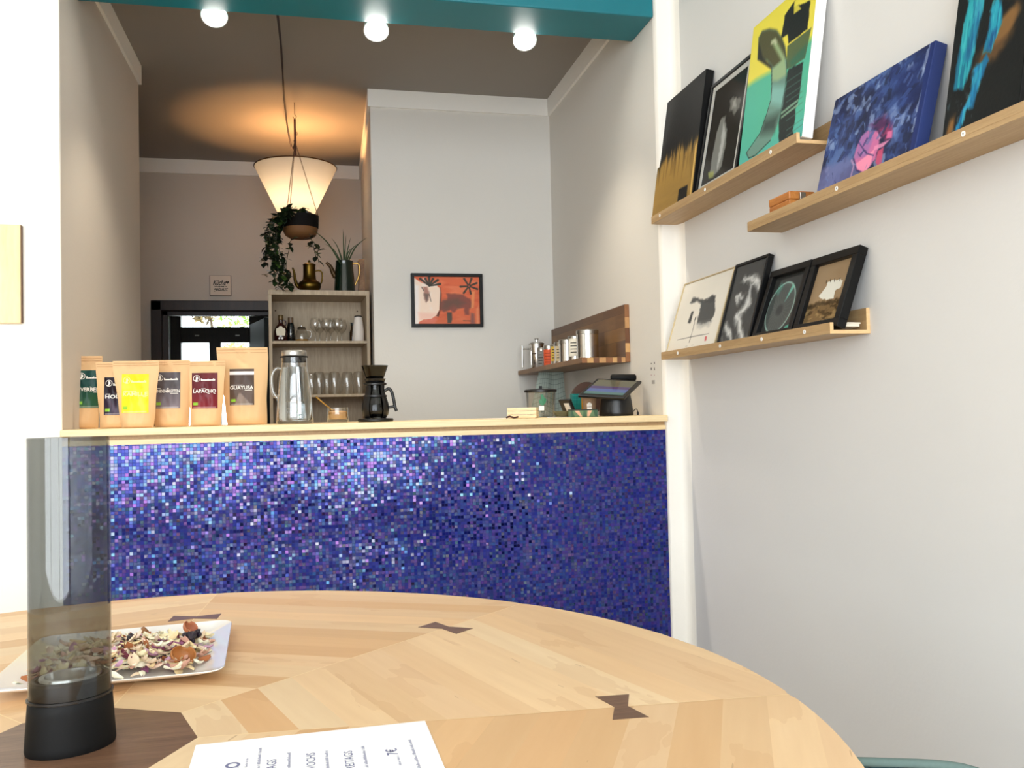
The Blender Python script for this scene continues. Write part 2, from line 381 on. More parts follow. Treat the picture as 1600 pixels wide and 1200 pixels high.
for q in (-1.0, -.66):
    MB().box(q, 8.12, 1.905, q+.035, 8.135, 1.915).build('hinge', M['brushed'], win)
# garden behind: an ivy-covered trunk and shrubs
struct('ground', MB().box(-4, 8.6, -.1, 3, 13, 0), plain('garden_ground', '7c8a55', .9, vary=.2, scale=3))
def leaf_cloud(name, n, c, r, size, cols, seed, label, cat, group=None, dx=0):
    rs = random.Random(seed); b = MB()
    t_ = NT(name+'_leaf'); oi = t_.n('NewGeometry').outputs['Random Per Island']; t_.set(Base_Color=t_.ramp(oi, [(0, lin(cols[0])), (1, lin(cols[1]))]), Roughness=.6)
    for i in range(n):
        p = Vector((rs.gauss(0, 1), rs.gauss(0, 1), rs.gauss(0, 1))); p.normalize(); p *= rs.random()**.4
        p = Vector((c[0]+p.x*r[0], c[1]+p.y*r[1], c[2]+p.z*r[2])); a_ = Vector((rs.gauss(0, 1), rs.gauss(0, .4), rs.gauss(0, 1))).normalized()*size*rs.uniform(.6, 1.3); b_ = a_.orthogonal().normalized()*size*.35
        b.add([p-a_, p+b_, p+a_, p-b_], [(0, 1, 2, 3)])
    o = thing(name, label, cat, (c[0], c[1], 0), group=group)
    for v_ in range(len(b.v)): b.v[v_] = (b.v[v_][0]-c[0], b.v[v_][1]-c[1], b.v[v_][2])
    b.build('foliage', t_.m, o); MB().tube([(dx, 0, 0), (dx*.98, .01, c[2]*.8), (dx*.4, 0, c[2]+r[2]*.1)], [.03, .022, .008]).build('stem', plain(name+'_stem', '4a3a26', .9), o, smooth=60); return o
g1 = at(316, 492, y=10.6); leaf_cloud('dry_bush', 420, (g1.x, 10.6, g1.z+.12), (.17, .15, .22), .05, ('4d3c22', '8f7a48'), 5, 'brown dry bush at the left of the small upper pane of the back window', 'bush', dx=at(338, 560, y=10.6).x-g1.x)
leaf_cloud('garden_bush', 620, (-.62, 11.1, 2.6), (.85, .4, .45), .055, ('5f8a2a', 'b2cc66'), 3, 'bright green bush filling the small upper pane of the back window', 'bush')
g2 = at(369, 560, y=10.4); leaf_cloud('hedge', 420, (g2.x, 10.4, g2.z-.02), (.20, .2, .2), .05, ('8fa552', 'd0dc8c'), 4, 'low sunlit hedge behind the right lower pane of the back window', 'hedge')
# ------------------------------------------------------------------ counter
cn = thing('counter', 'bar counter clad in shimmering blue glass mosaic below the wooden worktop', 'counter', (0, 3.0, 0))
MB().box(XL+.001, 0, 0, XR-.001, .06, 1.116).build('mosaic_panel', M['mosaic'], cn)
MB().box(XL+.001, -.004, 1.116, XR-.001, .06, 1.1325).build('trim_board', M['beech'], cn, bevel=.001)
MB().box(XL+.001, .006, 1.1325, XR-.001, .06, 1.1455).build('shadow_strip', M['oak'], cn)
wt = thing('worktop', 'pale beech worktop plank along the top of the mosaic bar', 'worktop', (0, 3.0, 1.1455))
MB().box(XL+.001, -.028, 0, XR-.001, .46, .0225).build('plank', M['beech'], wt, bevel=.0025)
CT = 1.168
# ------------------------------------------------------------------ lights of the room
def spot_lamp(u, v, k, label):
    p = at(u, v, y=3.27); t = thing('ceiling_spotlight', label, 'spotlight', p, group='spotlights along the teal beam')
    ax = Vector((0, .35, -1)).normalized() if False else Vector((-.1*p.x, -.55, -.8)).normalized(); q = ax.to_track_quat('-Z', 'Y').to_matrix().to_4x4()
    hs = [(.0, .075), (.024, .075), (.042, .05), (.047, 0), (.043, 0), (.042, .02)]
    MB().lathe(hs, 28, mat=q).build('housing', M['white'], t, smooth=40)
    MB().lathe([(0, .004), (.043, .004)], 28, mat=q).build('lens', M['lamp_on'], t)
    MB().tube([q @ Vector((0, 0, .07)), Vector((0, .0, .09)), Vector((0, .0, ZC-p.z))], .008).build('arm', M['white'], t)
    MB().lathe([(0, ZC-p.z-.02), (.035, ZC-p.z-.02), (.035, ZC-p.z)], 24).build('ceiling_rose', M['white'], t, smooth=40)
    aim = Vector((p.x*.85, 3.42, 1.17))
    light('spot_light_glow', 'SPOT', p+Vector((0, 0, -.01))+ax*.01, 19, (1, .88, .70), look=aim, spot_size=math.radians(104), spot_blend=.7, shadow_soft_size=.03)
M['lamp_on'] = emit('lit_lamp', (1, .97, .9), 60)
spot_lamp(335, 25, 0, 'lit round spotlight, leftmost of the three behind the teal beam')
spot_lamp(588, 48, 1, 'lit round spotlight, middle one of three behind the teal beam')
spot_lamp(820, 63, 2, 'lit round spotlight, rightmost of three behind the teal beam')
# pendant uplight with a conical shade
LX, LY = at(462, 262, y=5.1).x, 5.1
zr, zb = at(462, 262, y=5.1).z, 2.30
pd = thing('pendant_lamp', 'glowing conical fabric pendant shade open at the top, on a dark red cord', 'lamp', (LX, LY, zb))
sh = NT('lamp_shade_fabric'); sh.t.nodes.remove(sh.p)
tl = sh.n('BsdfTranslucent'); tl.inputs[0].default_value = (.115, .15, .215, 1); df = sh.n('BsdfDiffuse'); df.inputs[0].default_value = (*lin('e6d6c8'), 1)
mx = sh.n('MixShader'); mx.inputs[0].default_value = .4; sh.t.links.new(tl.outputs[0], mx.inputs[1]); sh.t.links.new(df.outputs[0], mx.inputs[2]); sh.t.links.new(mx.outputs[0], sh.out.inputs[0])
R1 = (at(527, 262, y=5.1).x-at(398, 260, y=5.1).x)/2; H = zr-zb
MB().lathe([(.085, 0), (R1, H)], 64).build('lamp_shade', sh.m, pd, smooth=60)
MB().tube([(R1*math.cos(a), R1*math.sin(a), H) for a in np.linspace(0, 2*math.pi, 64, endpoint=False)], .0035, 6, closed=True).build('rim_ring', plain('bronze_ring', '5a3a20', .4, .6), pd, smooth=60)
MB().lathe([(0, .09), (.02, .095), (.032, .125), (.028, .155), (.012, .17), (.012, .2), (0, .2)], 24).build('bulb', emit('warm_bulb', (1, .62, .28), 18), pd, smooth=60)
MB().lathe([(0, .195), (.018, .195), (.018, .25), (.006, .27), (0, .27)], 20).build('lamp_socket', M['black'], pd, smooth=40)
M['cord'] = plain('aubergine_cord', '1c0714', .7)
c0 = at(433, 20, y=3.28); pts = [at(u, v, y=y) for u, v, y in ((433, 18, 3.27), (438, 60, 3.75), (441, 100, 4.2), (444, 150, 4.6), (448, 190, 4.85), (453, 220, 5.0), (457, 233, 5.06), (460, 226, 5.09), (461.5, 214, 5.1))]
pts = [p-Vector((LX, LY, zb)) for p in pts]
def smooth_path(P, n=6):
    P = [Vector(p) for p in P]; out = []
    for i in range(len(P)-1):
        a, b, c, e = P[max(i-1, 0)], P[i], P[i+1], P[min(i+2, len(P)-1)]
        for k in range(n):
            t = k/n; out.append(.5*((2*b)+(c-a)*t+(2*a-5*b+4*c-e)*t*t+(3*b-a-3*c+e)*t**3))
    return out+[P[-1]]
MB().tube(smooth_path(pts), .0045).build('swag_cord', M['cord'], pd, smooth=60)
MB().tube([(0, 0, .26), (0, 0, ZC-zb-.02)], .0055).build('drop_cord', M['cord'], pd, smooth=60)
MB().tube([(0, 0, ZC-zb), (0, 0, ZC-zb-.03), (.012, 0, ZC-zb-.04), (.012, 0, ZC-zb-.055), (0, 0, ZC-zb-.062)], .003).build('ceiling_hook', M['brushed'], pd)
light('pendant_bulb_light', 'POINT', (LX, LY, zb+.16), 36, (1, .51, .185), shadow_soft_size=.04)
# hanging planter
PX, PY = -.051, 4.72
pz0, pz1 = at(470, 368, y=4.66).z, at(441, 337, y=4.72).z
PR = (at(498, 350, y=4.72).x-at(441, 350, y=4.72).x)/2
pl_ = thing('hanging_planter', 'dark round hanging plant bowl with tan underside, on three chains', 'planter', (PX, PY, pz0))
hh = pz1-pz0
MB().lathe([(0, .0), (PR*.66, 0), (PR*.84, hh*.10), (PR*.93, hh*.25), (PR*.97, hh*.42)], 48).build('underside', plain('tan_stoneware', '6f4822', .7), pl_, smooth=60)
MB().lathe([(PR*.97, hh*.42), (PR, hh*.45), (PR*1.02, hh), (PR*.95, hh), (PR*.92, hh*.6), (0, hh*.6)], 48).build('bowl', plain('dark_brown_glaze', '0e0a08', .75, Specular_IOR_Level=.15), pl_, smooth=40)
MB().lathe([(0, hh*.85), (PR*.93, hh*.85)], 30).build('soil', plain('potting_soil', '1c130c', .9), pl_)
top = at(461, 222, y=PY)-Vector((PX, PY, pz0)); M['chain'] = plain('rusty_chain', '4a2c1c', .5, .5)
for a in (-.15, 2.25, 3.9):
    e0 = Vector((PR*1.0*math.cos(a), PR*1.0*math.sin(a), hh*.98)); b = MB(); n = 46
    for i in range(n):
        c_ = e0.lerp(top, (i+.5)/n); dr = (top-e0).normalized(); s_ = dr.orthogonal().normalized(); s2 = dr.cross(s_) if i % 2 else s_
        b.tube([c_+dr*(.0062*math.cos(t))+s2*(.0028*math.sin(t)) for t in np.linspace(0, 2*math.pi, 8, endpoint=False)], .0009, 4, closed=True)
    b.build('chain', M['chain'], pl_, smooth=60)
hk = at(460, 168, y=PY); hk.z = ZC; hk -= Vector((PX, PY, pz0)); hk.x, hk.y = top.x, top.y
MB().tube([top+Vector((.006*math.cos(t), 0, .006*math.sin(t)+.006)) for t in np.linspace(0, 6.28, 14, endpoint=False)], .0016, 6, closed=True).build('ring', M['chain'], pl_)
MB().tube([top+Vector((0, 0, .012)), top+Vector((0, 0, .12))], .0055, 8).build('strap', plain('dark_red_strap', '4b130d', .6), pl_)
MB().tube([hk, hk-Vector((0, 0, .03)), top+Vector((0, 0, .145)), top+Vector((.009, 0, .133)), top+Vector((0, 0, .12)), top+Vector((-.009, 0, .133))], .002, 6).build('ceiling_hook', M['chain'], pl_)
# trailing plant in it
tpl = thing('trailing_plant', 'dark green trailing plant spilling from the hanging bowl', 'plant', (PX, PY, pz0+hh*.85))
lf = NT('vine_leaf'); oi = lf.n('NewGeometry').outputs['Random Per Island']; lf.set(Base_Color=lf.ramp(oi, [(0, lin('0c140a')), (.85, lin('1c2e14')), (1, lin('4c6828'))]), Roughness=.38)
rs = random.Random(11); vb, lb = MB(), MB()
def leaf(b, p, d, size, up=Vector((0, 0, 1)), wide=.55, fold=.15):
    d = d.normalized(); s_ = d.cross(up)
    if s_.length < .1: s_ = d.orthogonal()
    s_.normalize(); nrm = s_.cross(d)
    w = size*wide/2; q = [p, p+d*size*.3+s_*w*.9+nrm*fold*w, p+d*size*.65+s_*w*.75+nrm*fold*w, p+d*size-nrm*fold*size*.4, p+d*size*.65-s_*w*.75+nrm*fold*w, p+d*size*.3-s_*w*.9+nrm*fold*w, p+d*size*.5]
    b.add(q, [(0, 1, 6), (1, 2, 6), (2, 3, 6), (3, 4, 6), (4, 5, 6), (5, 0, 6)])
base = Vector((PX, PY, pz0+hh*.85))
vines = [  # pixel paths, depth
    ([(452, 335), (437, 335), (424, 348), (417, 370), (414, 400), (412, 412)], 4.66, 30), ([(446, 332), (428, 340), (421, 362), (424, 392), (427, 418), (431, 440), (438, 450)], 4.57, 26),
    ([(450, 330), (430, 345), (428, 375), (432, 405), (440, 428), (450, 436), (455, 446)], 4.57, 34), ([(447, 335), (434, 350), (422, 380), (418, 396)], 4.6, 26),
    ([(455, 330), (436, 342), (432, 368), (430, 395), (434, 420), (445, 440), (451, 448)], 4.57, 32), ([(446, 338), (433, 360), (436, 388), (442, 410), (447, 425)], 4.63, 26),
    ([(460, 372), (453, 378), (452, 388), (449, 402), (447, 418), (450, 428)], 4.62, 10), ([(483, 365), (487, 376), (490, 385), (492, 395), (494, 402)], 4.62, 8), ([(484, 372), (489, 378), (497, 386), (496, 398), (498, 410)], 4.6, 7),
    ([(430, 408), (424, 420), (418, 428), (409, 429)], 4.64, 4), ([(440, 340), (452, 326), (462, 330)], 4.68, 16), ([(470, 335), (472, 325), (482, 332)], 4.66, 14), ([(445, 334), (449, 326), (455, 332)], 4.6, 18)]
for path, dep, nl in vines:
    P = smooth_path([at(u, v, y=dep+rs.uniform(-.02, .02))-base for u, v in path], 6); vb.tube(P, .0016, 5)
    nl = int(nl*2.2) if nl > 11 else nl
    for i in range(nl):
        p = P[int((i+.5)/nl*(len(P)-1))]; d_ = Vector((rs.uniform(-1, 1), rs.uniform(-1, .5), rs.uniform(-1.1, .25)))
        leaf(lb, p, d_, rs.uniform(.026, .046), wide=.85)
vb.build('stems', plain('vine_stem', '3a3a1c', .6), tpl, smooth=60); lb.build('leaves', lf.m, tpl, smooth=70)
# ------------------------------------------------------------------ picture ledges and pictures on the right wall
def homog(quad):
    """px quad (BL, BR, TL, TR) -> function px point -> (u, v)"""
    A_, b_ = [], []
    for (x, y), (u, v) in zip(quad, ((0, 0), (1, 0), (0, 1), (1, 1))):
        A_ += [[x, y, 1, 0, 0, 0, -u*x, -u*y], [0, 0, 0, x, y, 1, -v*x, -v*y]]; b_ += [u, v]
    p = np.linalg.solve(np.array(A_, float), np.array(b_, float)); Hm = np.append(p, 1).reshape(3, 3)
    def q(*pts):
        out = []
        for x, y in pts:
            r = Hm @ np.array([x, y, 1]); out.append((r[0]/r[2], r[1]/r[2]))
        return out
    return q
LX0, LT = 1.202, .009     # front face of the ledges, board thickness
def ledge(y0, y1, zb, caps, label):
    t = thing('picture_ledge', label, 'picture ledge', (XW, (y0+y1)/2, zb), group='oak picture ledges on the right wall')
    a, b = y0-(y0+y1)/2, y1-(y0+y1)/2; x0 = LX0-XW
    MB().box(x0, a, 0, -.0005, b, LT).build('bottom_board', M['oak'], t, bevel=.0006)
    MB().box(x0, a, LT, x0+LT, b, .0268).build('front_lip', M['oak'], t, bevel=.0006)
    MB().box(-LT-.0005, a, LT, -.0005, b, .062).build('back_board', M['oak'], t, bevel=.0006)
    e = MB()
    for bx in ((x0, .0, -.0005, LT), (x0, LT, x0+LT, .0268), (-LT-.0005, LT, -.0005, .062)): e.box(bx[0], a-.0012, bx[1], bx[2], a-.0001, bx[3])
    e.build('edge_band', M['oak_edge'], t)
    for u, v in caps:
        p = at(u, v, x=LX0); R_ = Matrix.Translation(Vector((x0, p.y-(y0+y1)/2, .0140))) @ Matrix.Rotation(-math.pi/2, 4, 'Y')
        c = MB().lathe([(.0018, .0004), (.0019, .0012), (.0052, .0012), (.0056, 0)], 20, mat=R_).build('screw_cap', M['white'], t, smooth=40)
        MB().lathe([(0, .0005), (.0019, .0005)], 12, mat=R_).build('screw_hole', M['black'], c)
    return t
ledge(2.0, 2.984, 1.858, [(1031, 336), (1101.5, 294.5), (1204, 234)], 'short oak picture ledge, highest of the three, starting at the wall corner')
ledge(1.225, 2.27, 1.686, [(1307, 291), (1505, 205)], 'oak picture ledge in the middle, holding the small wooden box and blue painting')
ledge(1.88, 2.925, 1.364, [(1059, 551), (1125, 539), (1190, 528), (1257, 518)], 'lowest oak picture ledge, holding four framed pictures')
def picture(name, TL, TR, BL, BR, th, zb, label, cat, nearfix=None):
    xt = XW-th-.003; xb = LX0+LT+.002; z0 = zb+LT+.001
    tl, tr_, bl, br = at(*TL, x=xt), at(*TR, x=xt), at(*BL, x=xb), at(*BR, x=xb)
    yf, yn = (tl.y+bl.y)/2, (tr_.y+br.y)/2; z1 = (tl.z+tr_.z)/2
    t = thing(name, label, cat); U = Vector((0, -1, 0)); V = Vector((xt-xb, 0, z1-z0)); h = V.length; V.normalize(); N = U.cross(V); wd = yf-yn
    mm = Matrix.Identity(4)
    lift = th*abs(V.x)
    for i in range(3): mm[i][0], mm[i][1], mm[i][2], mm[i][3] = U[i], V[i], N[i], (xb, (yf+yn)/2, z0+lift)[i]
    t.matrix_world = mm
    return t, wd, h
def canvas(t, w_, h_, th, A, edge):
    MB().box(-w_/2, 0, -th, w_/2, h_, -.0002).build('stretched_canvas', edge, t, bevel=.0015)
    A.mesh((-w_/2+.001, .001, .0004), (w_/2-.001, .001, .0004), (-w_/2+.001, h_-.001, .0004), (w_/2-.001, h_-.001, .0004)).build('painting', M['art'], t, smooth=60, col=A.rgba())
def framed(t, w_, h_, th, fw, A, frame_mat, mount=0, mount_mat=None, deep=.006, gloss=True):
    f = MB(); f.box(-w_/2, 0, -th, w_/2, fw, 0); f.box(-w_/2, h_-fw, -th, w_/2, h_, 0); f.box(-w_/2, fw, -th, -w_/2+fw, h_-fw, 0); f.box(w_/2-fw, fw, -th, w_/2, h_-fw, 0)
    f.build('frame', frame_mat, t, bevel=.0012)
    MB().box(-w_/2+fw*.5, fw*.5, -th+.0005, w_/2-fw*.5, h_-fw*.5, -th+.003).build('backing', M['black_matt'], t)
    zz = -deep; a, b = w_/2-fw, fw; 
    if mount:
        mm = MB()
        mm.box(-a, b, zz-.002, a, b+mount, zz+.0012); mm.box(-a, h_-fw-mount, zz-.002, a, h_-fw, zz+.0012); mm.box(-a, b+mount, zz-.002, -a+mount, h_-fw-mount, zz+.0012); mm.box(a-mount, b+mount, zz-.002, a, h_-fw-mount, zz+.0012)
        mm.build('mount', mount_mat, t)
    A.mesh((-a+mount, b+mount, zz), (a-mount, b+mount, zz), (-a+mount, h_-fw-mount, zz), (a-mount, h_-fw-mount, zz)).build('print', M['art_gloss'] if gloss else M['art'], t, col=A.rgba())
# A: black over gold
t, w_, h_ = picture('canvas_painting', (1039.2, 166.9), (1103.6, 107.8), (1017.6, 338), (1080.4, 302.3), .028, 1.858, 'tall canvas, black above and gold below with a small black square', 'painting')
A = Art(70, 150, '0a0907', w_/h_); q = homog([(35, 1145), (325, 980), (135, 355), (432, 82)])
gold = A.n(3, 30, 1); streak = A.n(26, 3, 2)
edge = .47+.10*A.u+.10*(streak-.5)*2+.05*np.sin(A.u*5)
A.lay((edge-A.v)/.10+.3*(streak-.5), '84652f'); A.lay((edge-A.v)/.12*(.4+streak)-.6, 'b08a42', .8)
A.lay(np.clip((edge-.03-A.v)/.05, 0, 1)*np.clip(1-(edge-.03-A.v)/.22, 0, 1)*(streak > .45), 'd2a955', .55); A.lay((.30-A.v)/.3*gold, '6f5830', .6)
A.stroke([(.965, 0), (.965, .42)], .012, 'e3bb66'); A.poly(q((232, 918), (298, 882), (290, 972), (220, 1010)), '0b0a08', soft=.012)
canvas(t, w_, h_, .028, A, M['black_matt'])
# B: framed dark photograph
t, w_, h_ = picture('framed_photograph', (1107.5, 136.6), (1174, 88), (1088, 297), (1151, 261), .022, 1.858, 'black framed dark photograph with pale pod shapes and light grey mount', 'picture')
A = Art(70, 130, '2c2b28', w_/h_); q = homog([(430, 868), (622, 775), (512, 318), (720, 158)])
A.lay(A.n(3, 4, 5), '1e1d1b', .6)
A.poly(q((545, 480), (570, 470), (583, 540), (575, 640), (550, 760), (505, 815), (480, 800), (495, 690), (520, 560)), '8f918c', .85, .03, .05, 6); A.poly(q((560, 500), (575, 560), (555, 680), (520, 790), (540, 640)), 'cfd0cc', .7, .04, .08, 8)
A.poly(q((470, 790), (505, 785), (500, 820), (475, 825)), 'a4ab5c', .8, .03)
A.poly(q((600, 370), (640, 345), (668, 365), (660, 420), (632, 462), (598, 430)), '75756f', .9, .03, .06, 9); A.poly(q((615, 380), (640, 365), (635, 430), (610, 425)), 'b9b9b2', .6, .04, .08, 3)
framed(t, w_, h_, .022, .012, A, M['black_frame'], .018, plain('grey_mount', 'bdbcb6', .8))
# C: yellow and turquoise canvas
t, w_, h_ = picture('canvas_painting', (1179.7, 44.4), (1282, -46), (1150.8, 257), (1251.7, 209), .03, 1.858, 'large yellow and turquoise canvas with a grey hook shape and black brushwork', 'painting')
A = Art(130, 200, '55b890', w_/h_); q = homog([(50, 1185), (515, 965), (183, 205), (655, -210)])
bd = q((135, 585), (240, 520), (330, 470), (600, 260)); bu, bv = zip(*bd)
line = np.interp(A.u, bu, bv)+(A.n(5, 5, 3)-.5)*.03
A.lay(A.n(2, 3, 8)*.8, '4fb6a4'); A.lay((.16-A.v)/.2, '56b3b4', .8); A.lay((A.v-line)/.05+.5, 'eadb4c'); A.lay((A.v-line-.2)/.3*A.n(3, 3, 2), 'd5c93a', .6)
A.poly(q((372, 262), (400, 110), (478, 0), (470, 50), (590, 0), (565, 200), (425, 300), (418, 235)), '14140e', 1, .01, .02, 4, 20); A.poly(q((465, 100), (520, 60), (470, 10)), 'e6d84a', .9, .01)
A.poly(q((415, 320), (595, 185), (545, 400), (440, 470), (405, 480)), '4f5f3c', .95, .01); A.poly(q((430, 430), (560, 300), (540, 395), (440, 465)), '2d6a52', .7, .03)
bk = q((415, 490), (535, 425), (500, 640), (490, 720), (465, 770), (470, 830), (445, 920), (450, 960), (395, 1000), (340, 1025), (345, 860), (375, 700), (400, 600))
A.poly(bk, '15201c', 1, .012, .03, 6, 22)
for y_ in (520, 570, 620, 660, 700, 740, 790, 860, 900): A.stroke(q((400, y_+55), (520, y_-20)), .004, '4f7d6d', .55, .006)
for y_ in (720, 750): A.stroke(q((365, y_+70), (485, y_-15)), .008, '8cb494', .8, .006)
hk = q((215, 270), (240, 225), (290, 208), (340, 215), (375, 265), (400, 330), (408, 470), (395, 600), (372, 740), (330, 880), (280, 980), (180, 1070), (125, 1095), (110, 1050), (165, 990), (210, 920), (255, 800), (290, 690), (298, 600), (300, 480), (270, 420), (205, 410))
A.poly(hk, '7fb0a0', 1, .01); hs_ = A.n(40, 4, 12); A.poly(hk, '46564c', .35, .01); A.lay(0*A.u, '000000')
A.poly(q((215, 270), (240, 225), (290, 208), (340, 215), (375, 265), (400, 330), (405, 400), (310, 470), (270, 420), (205, 410)), '4b4722', .95, .03); A.poly(q((300, 290), (330, 270), (395, 390), (405, 520), (340, 560), (300, 560), (305, 480), (370, 420)), '9db685', .9, .03)
A.poly(q((205, 415), (215, 300), (240, 400), (300, 460), (300, 480)), '17150a', .9, .02); A.poly(q((300, 600), (395, 600), (372, 740), (285, 720)), '86c0b6', .8, .05)
A.poly(q((245, 830), (345, 790), (310, 920), (215, 930)), '24332c', .75, .07); A.stroke(q((300, 480), (298, 600), (290, 690), (255, 800), (210, 920), (110, 1055), (125, 1093), (170, 1078), (280, 980)), .004, '15211c', .9); A.stroke(q((375, 265), (405, 400), (408, 470), (395, 600), (345, 850)), .003, '15211c', .8)
A.stroke(q((305, 300), (325, 285), (335, 300)), .012, 'c9c9a6', .8, .02)
canvas(t, w_, h_, .03, A, M['white'])
# D: blue abstract
t, w_, h_ = picture('canvas_painting', (1307.2, 160.9), (1468.4, 63.4), (1272.6, 299), (1420.3, 233), .03, 1.686, 'deep blue abstract canvas with a pink crystal shape', 'painting')
A = Art(240, 230, '18234f', w_/h_); q = homog([(58, 1150), (740, 845), (218, 512), (962, 62)])
n1 = A.n(5, 5, 21, 4); n2 = A.n(9, 4, 22, 4); n3 = A.n(14, 8, 23, 3)
A.lay((n1-.5)*5, '3c5592', .8); A.lay((n2-.56)*9, '5a76ad', .7); A.lay((.47-n1)*8, '10173c', .95); A.lay((n3-.63)*12, '9fb3d6', .6); A.lay((.36-n3)*10, '0e1434', .7)
A.poly(q((640, 330), (860, 180), (820, 520), (690, 560)), '17235a', .7, .1, .1, 3); A.poly(q((60, 1150), (100, 970), (300, 880), (420, 1000)), '6d6fa0', .75, .06, .08, 9)
A.poly(q((600, 560), (650, 510), (680, 620), (640, 720), (600, 700)), '7a90c2', .8, .04, .06, 4); A.poly(q((450, 660), (560, 590), (610, 640), (590, 760), (520, 740), (500, 700)), '552154', .85, .05, .06, 5)
A.poly(q((520, 690), (610, 640), (605, 720), (560, 760)), '8e2f5c', .9, .03)
cr = q((390, 740), (440, 700), (510, 705), (520, 770), (480, 880), (400, 975), (345, 960), (335, 880), (360, 800)); A.poly(cr, 'c76b9c', 1, .02, .03, 5)
A.poly(q((385, 750), (430, 705), (480, 740), (420, 870), (340, 890), (365, 800)), '9a6aa8', .75, .03); A.poly(q((400, 880), (480, 820), (440, 930), (400, 972), (350, 955), (345, 920)), 'f291b0', .95, .02); A.poly(q((480, 800), (590, 750), (540, 800), (470, 830)), 'e58db4', .9, .015); A.poly(q((575, 700), (612, 690), (605, 740), (565, 745)), 'dd6f9d', .9, .015)
A.poly(q((500, 830), (545, 800), (520, 910), (510, 945), (480, 905)), 'c5486e', .95, .015); A.poly(q((505, 715), (530, 745), (515, 755)), 'e8a3c4', .9, .012)
A.stroke(q((370, 780), (420, 850), (470, 860)), .006, '3a2c66', .9, .01); A.stroke(q((330, 890), (345, 960), (400, 985)), .008, '2a2358', .9, .01); A.stroke(q((300, 1020), (330, 930), (315, 900)), .01, 'd7a3c6', .7, .02)
for i in range(70):
    r_ = random.Random(i+900); x0, y0 = r_.uniform(.03, .92), r_.uniform(.25, .97); l_, w_2, a_ = r_.uniform(.04, .12), r_.uniform(.012, .05), r_.uniform(.6, 1.5)
    dx_, dy_ = math.cos(a_)*l_, math.sin(a_)*l_; A.poly([(x0, y0), (x0+dx_, y0+dy_), (x0+dx_+w_2, y0+dy_*.7), (x0+w_2*.8, y0-.02)], r_.choice(['2c3f7c', '3d5694', '141c48', '54699f', '1b2760', '0f1538']), .55, .006, .03, i, 12)
for i in range(46):
    r_ = random.Random(i+50); x0, y0 = r_.random(), r_.random(); A.stroke([(x0, y0), (x0+r_.uniform(-.03, .05), y0-r_.uniform(.03, .1))], r_.uniform(.002, .007), r_.choice(['8aa0cc', '4a66a6', '0f1640', '6a7fb8']), .6, .008, .03, i)
A.lay((A.u-.955)/.01, '1a2a66'); A.lay((A.u-.93+.02*(n3-.5))/.012*np.clip((.965-A.u)/.01, 0, 1)*(n2 > .5), 'b9c6e0', .5)
canvas(t, w_, h_, .03, A, plain('navy_canvas_edge', '22356f', .6))
# E: black with turquoise
t, w_, h_ = picture('canvas_painting', (1502.2, -52), (1622.6, -144), (1473.4, 208), (1594.4, 155.6), .028, 1.686, 'black canvas with flowing turquoise and bronze streaks, at the right picture edge', 'painting')
A = Art(170, 260, '0b0b0a', w_/h_); q = homog([(67, 1040), (672, 778), (211, -260), (813, -722)])
A.lay((A.n(4, 7, 31)-.5)*2, '14130f', .6)
A.poly(q((530, 60), (620, 20), (640, -60), (660, 60), (600, 230), (500, 380), (430, 420), (330, 470), (300, 480), (370, 330), (460, 260)), '6d4c28', .8, .06, .08, 4, 12); A.ell(*q((560, 140))[0], .10, .05, 'a0743f', .5, .5, .7)
A.poly(q((250, -200), (390, -200), (380, 0), (340, 190), (310, 380), (280, 480), (230, 620), (150, 640), (165, 540), (205, 290), (255, 30)), '1f8d9c', 1, .03, .04, 6, 14); A.poly(q((300, 0), (370, 0), (330, 200), (300, 350), (270, 420), (240, 400), (280, 200)), '1a5f92', .75, .06, .06, 7); A.poly(q((255, 60), (320, 40), (280, 260), (215, 360)), '35b3b5', .6, .08, .08, 2)
A.poly(q((440, 60), (480, -60), (520, 0), (525, 110), (490, 220), (440, 340), (370, 380), (420, 200)), '2596ad', 1, .03, .05, 8, 14); A.poly(q((450, 200), (490, 180), (440, 340), (410, 330)), '123f7d', .8, .04)
A.poly(q((400, 390), (430, 410), (370, 540), (330, 650), (300, 760), (260, 800), (200, 930), (160, 970), (210, 830), (250, 720), (290, 620), (300, 500)), '1d7fae', 1, .025, .05, 9, 16); A.poly(q((360, 450), (390, 430), (320, 620), (290, 600)), '3cb0bc', .6, .05)
tx_ = A.n(40, 9, 77); tl_ = A.c[..., 2] > A.c[..., 0]*1.6; A.lay((tx_-.52)*8*tl_, '0f4f74', .55); A.lay((.40-tx_)*9*tl_, '52c0c4', .45)
A.poly(q((100, 980), (130, 860), (160, 850), (150, 960), (120, 1010)), '9a6a32', .85, .05, .05, 3); A.lay((A.n(20, 20, 6)-.66)*20*np.clip(.30-A.v, 0, 1)*4*(A.u < .4), '4a5f68', .6)
canvas(t, w_, h_, .028, A, M['black_matt'])
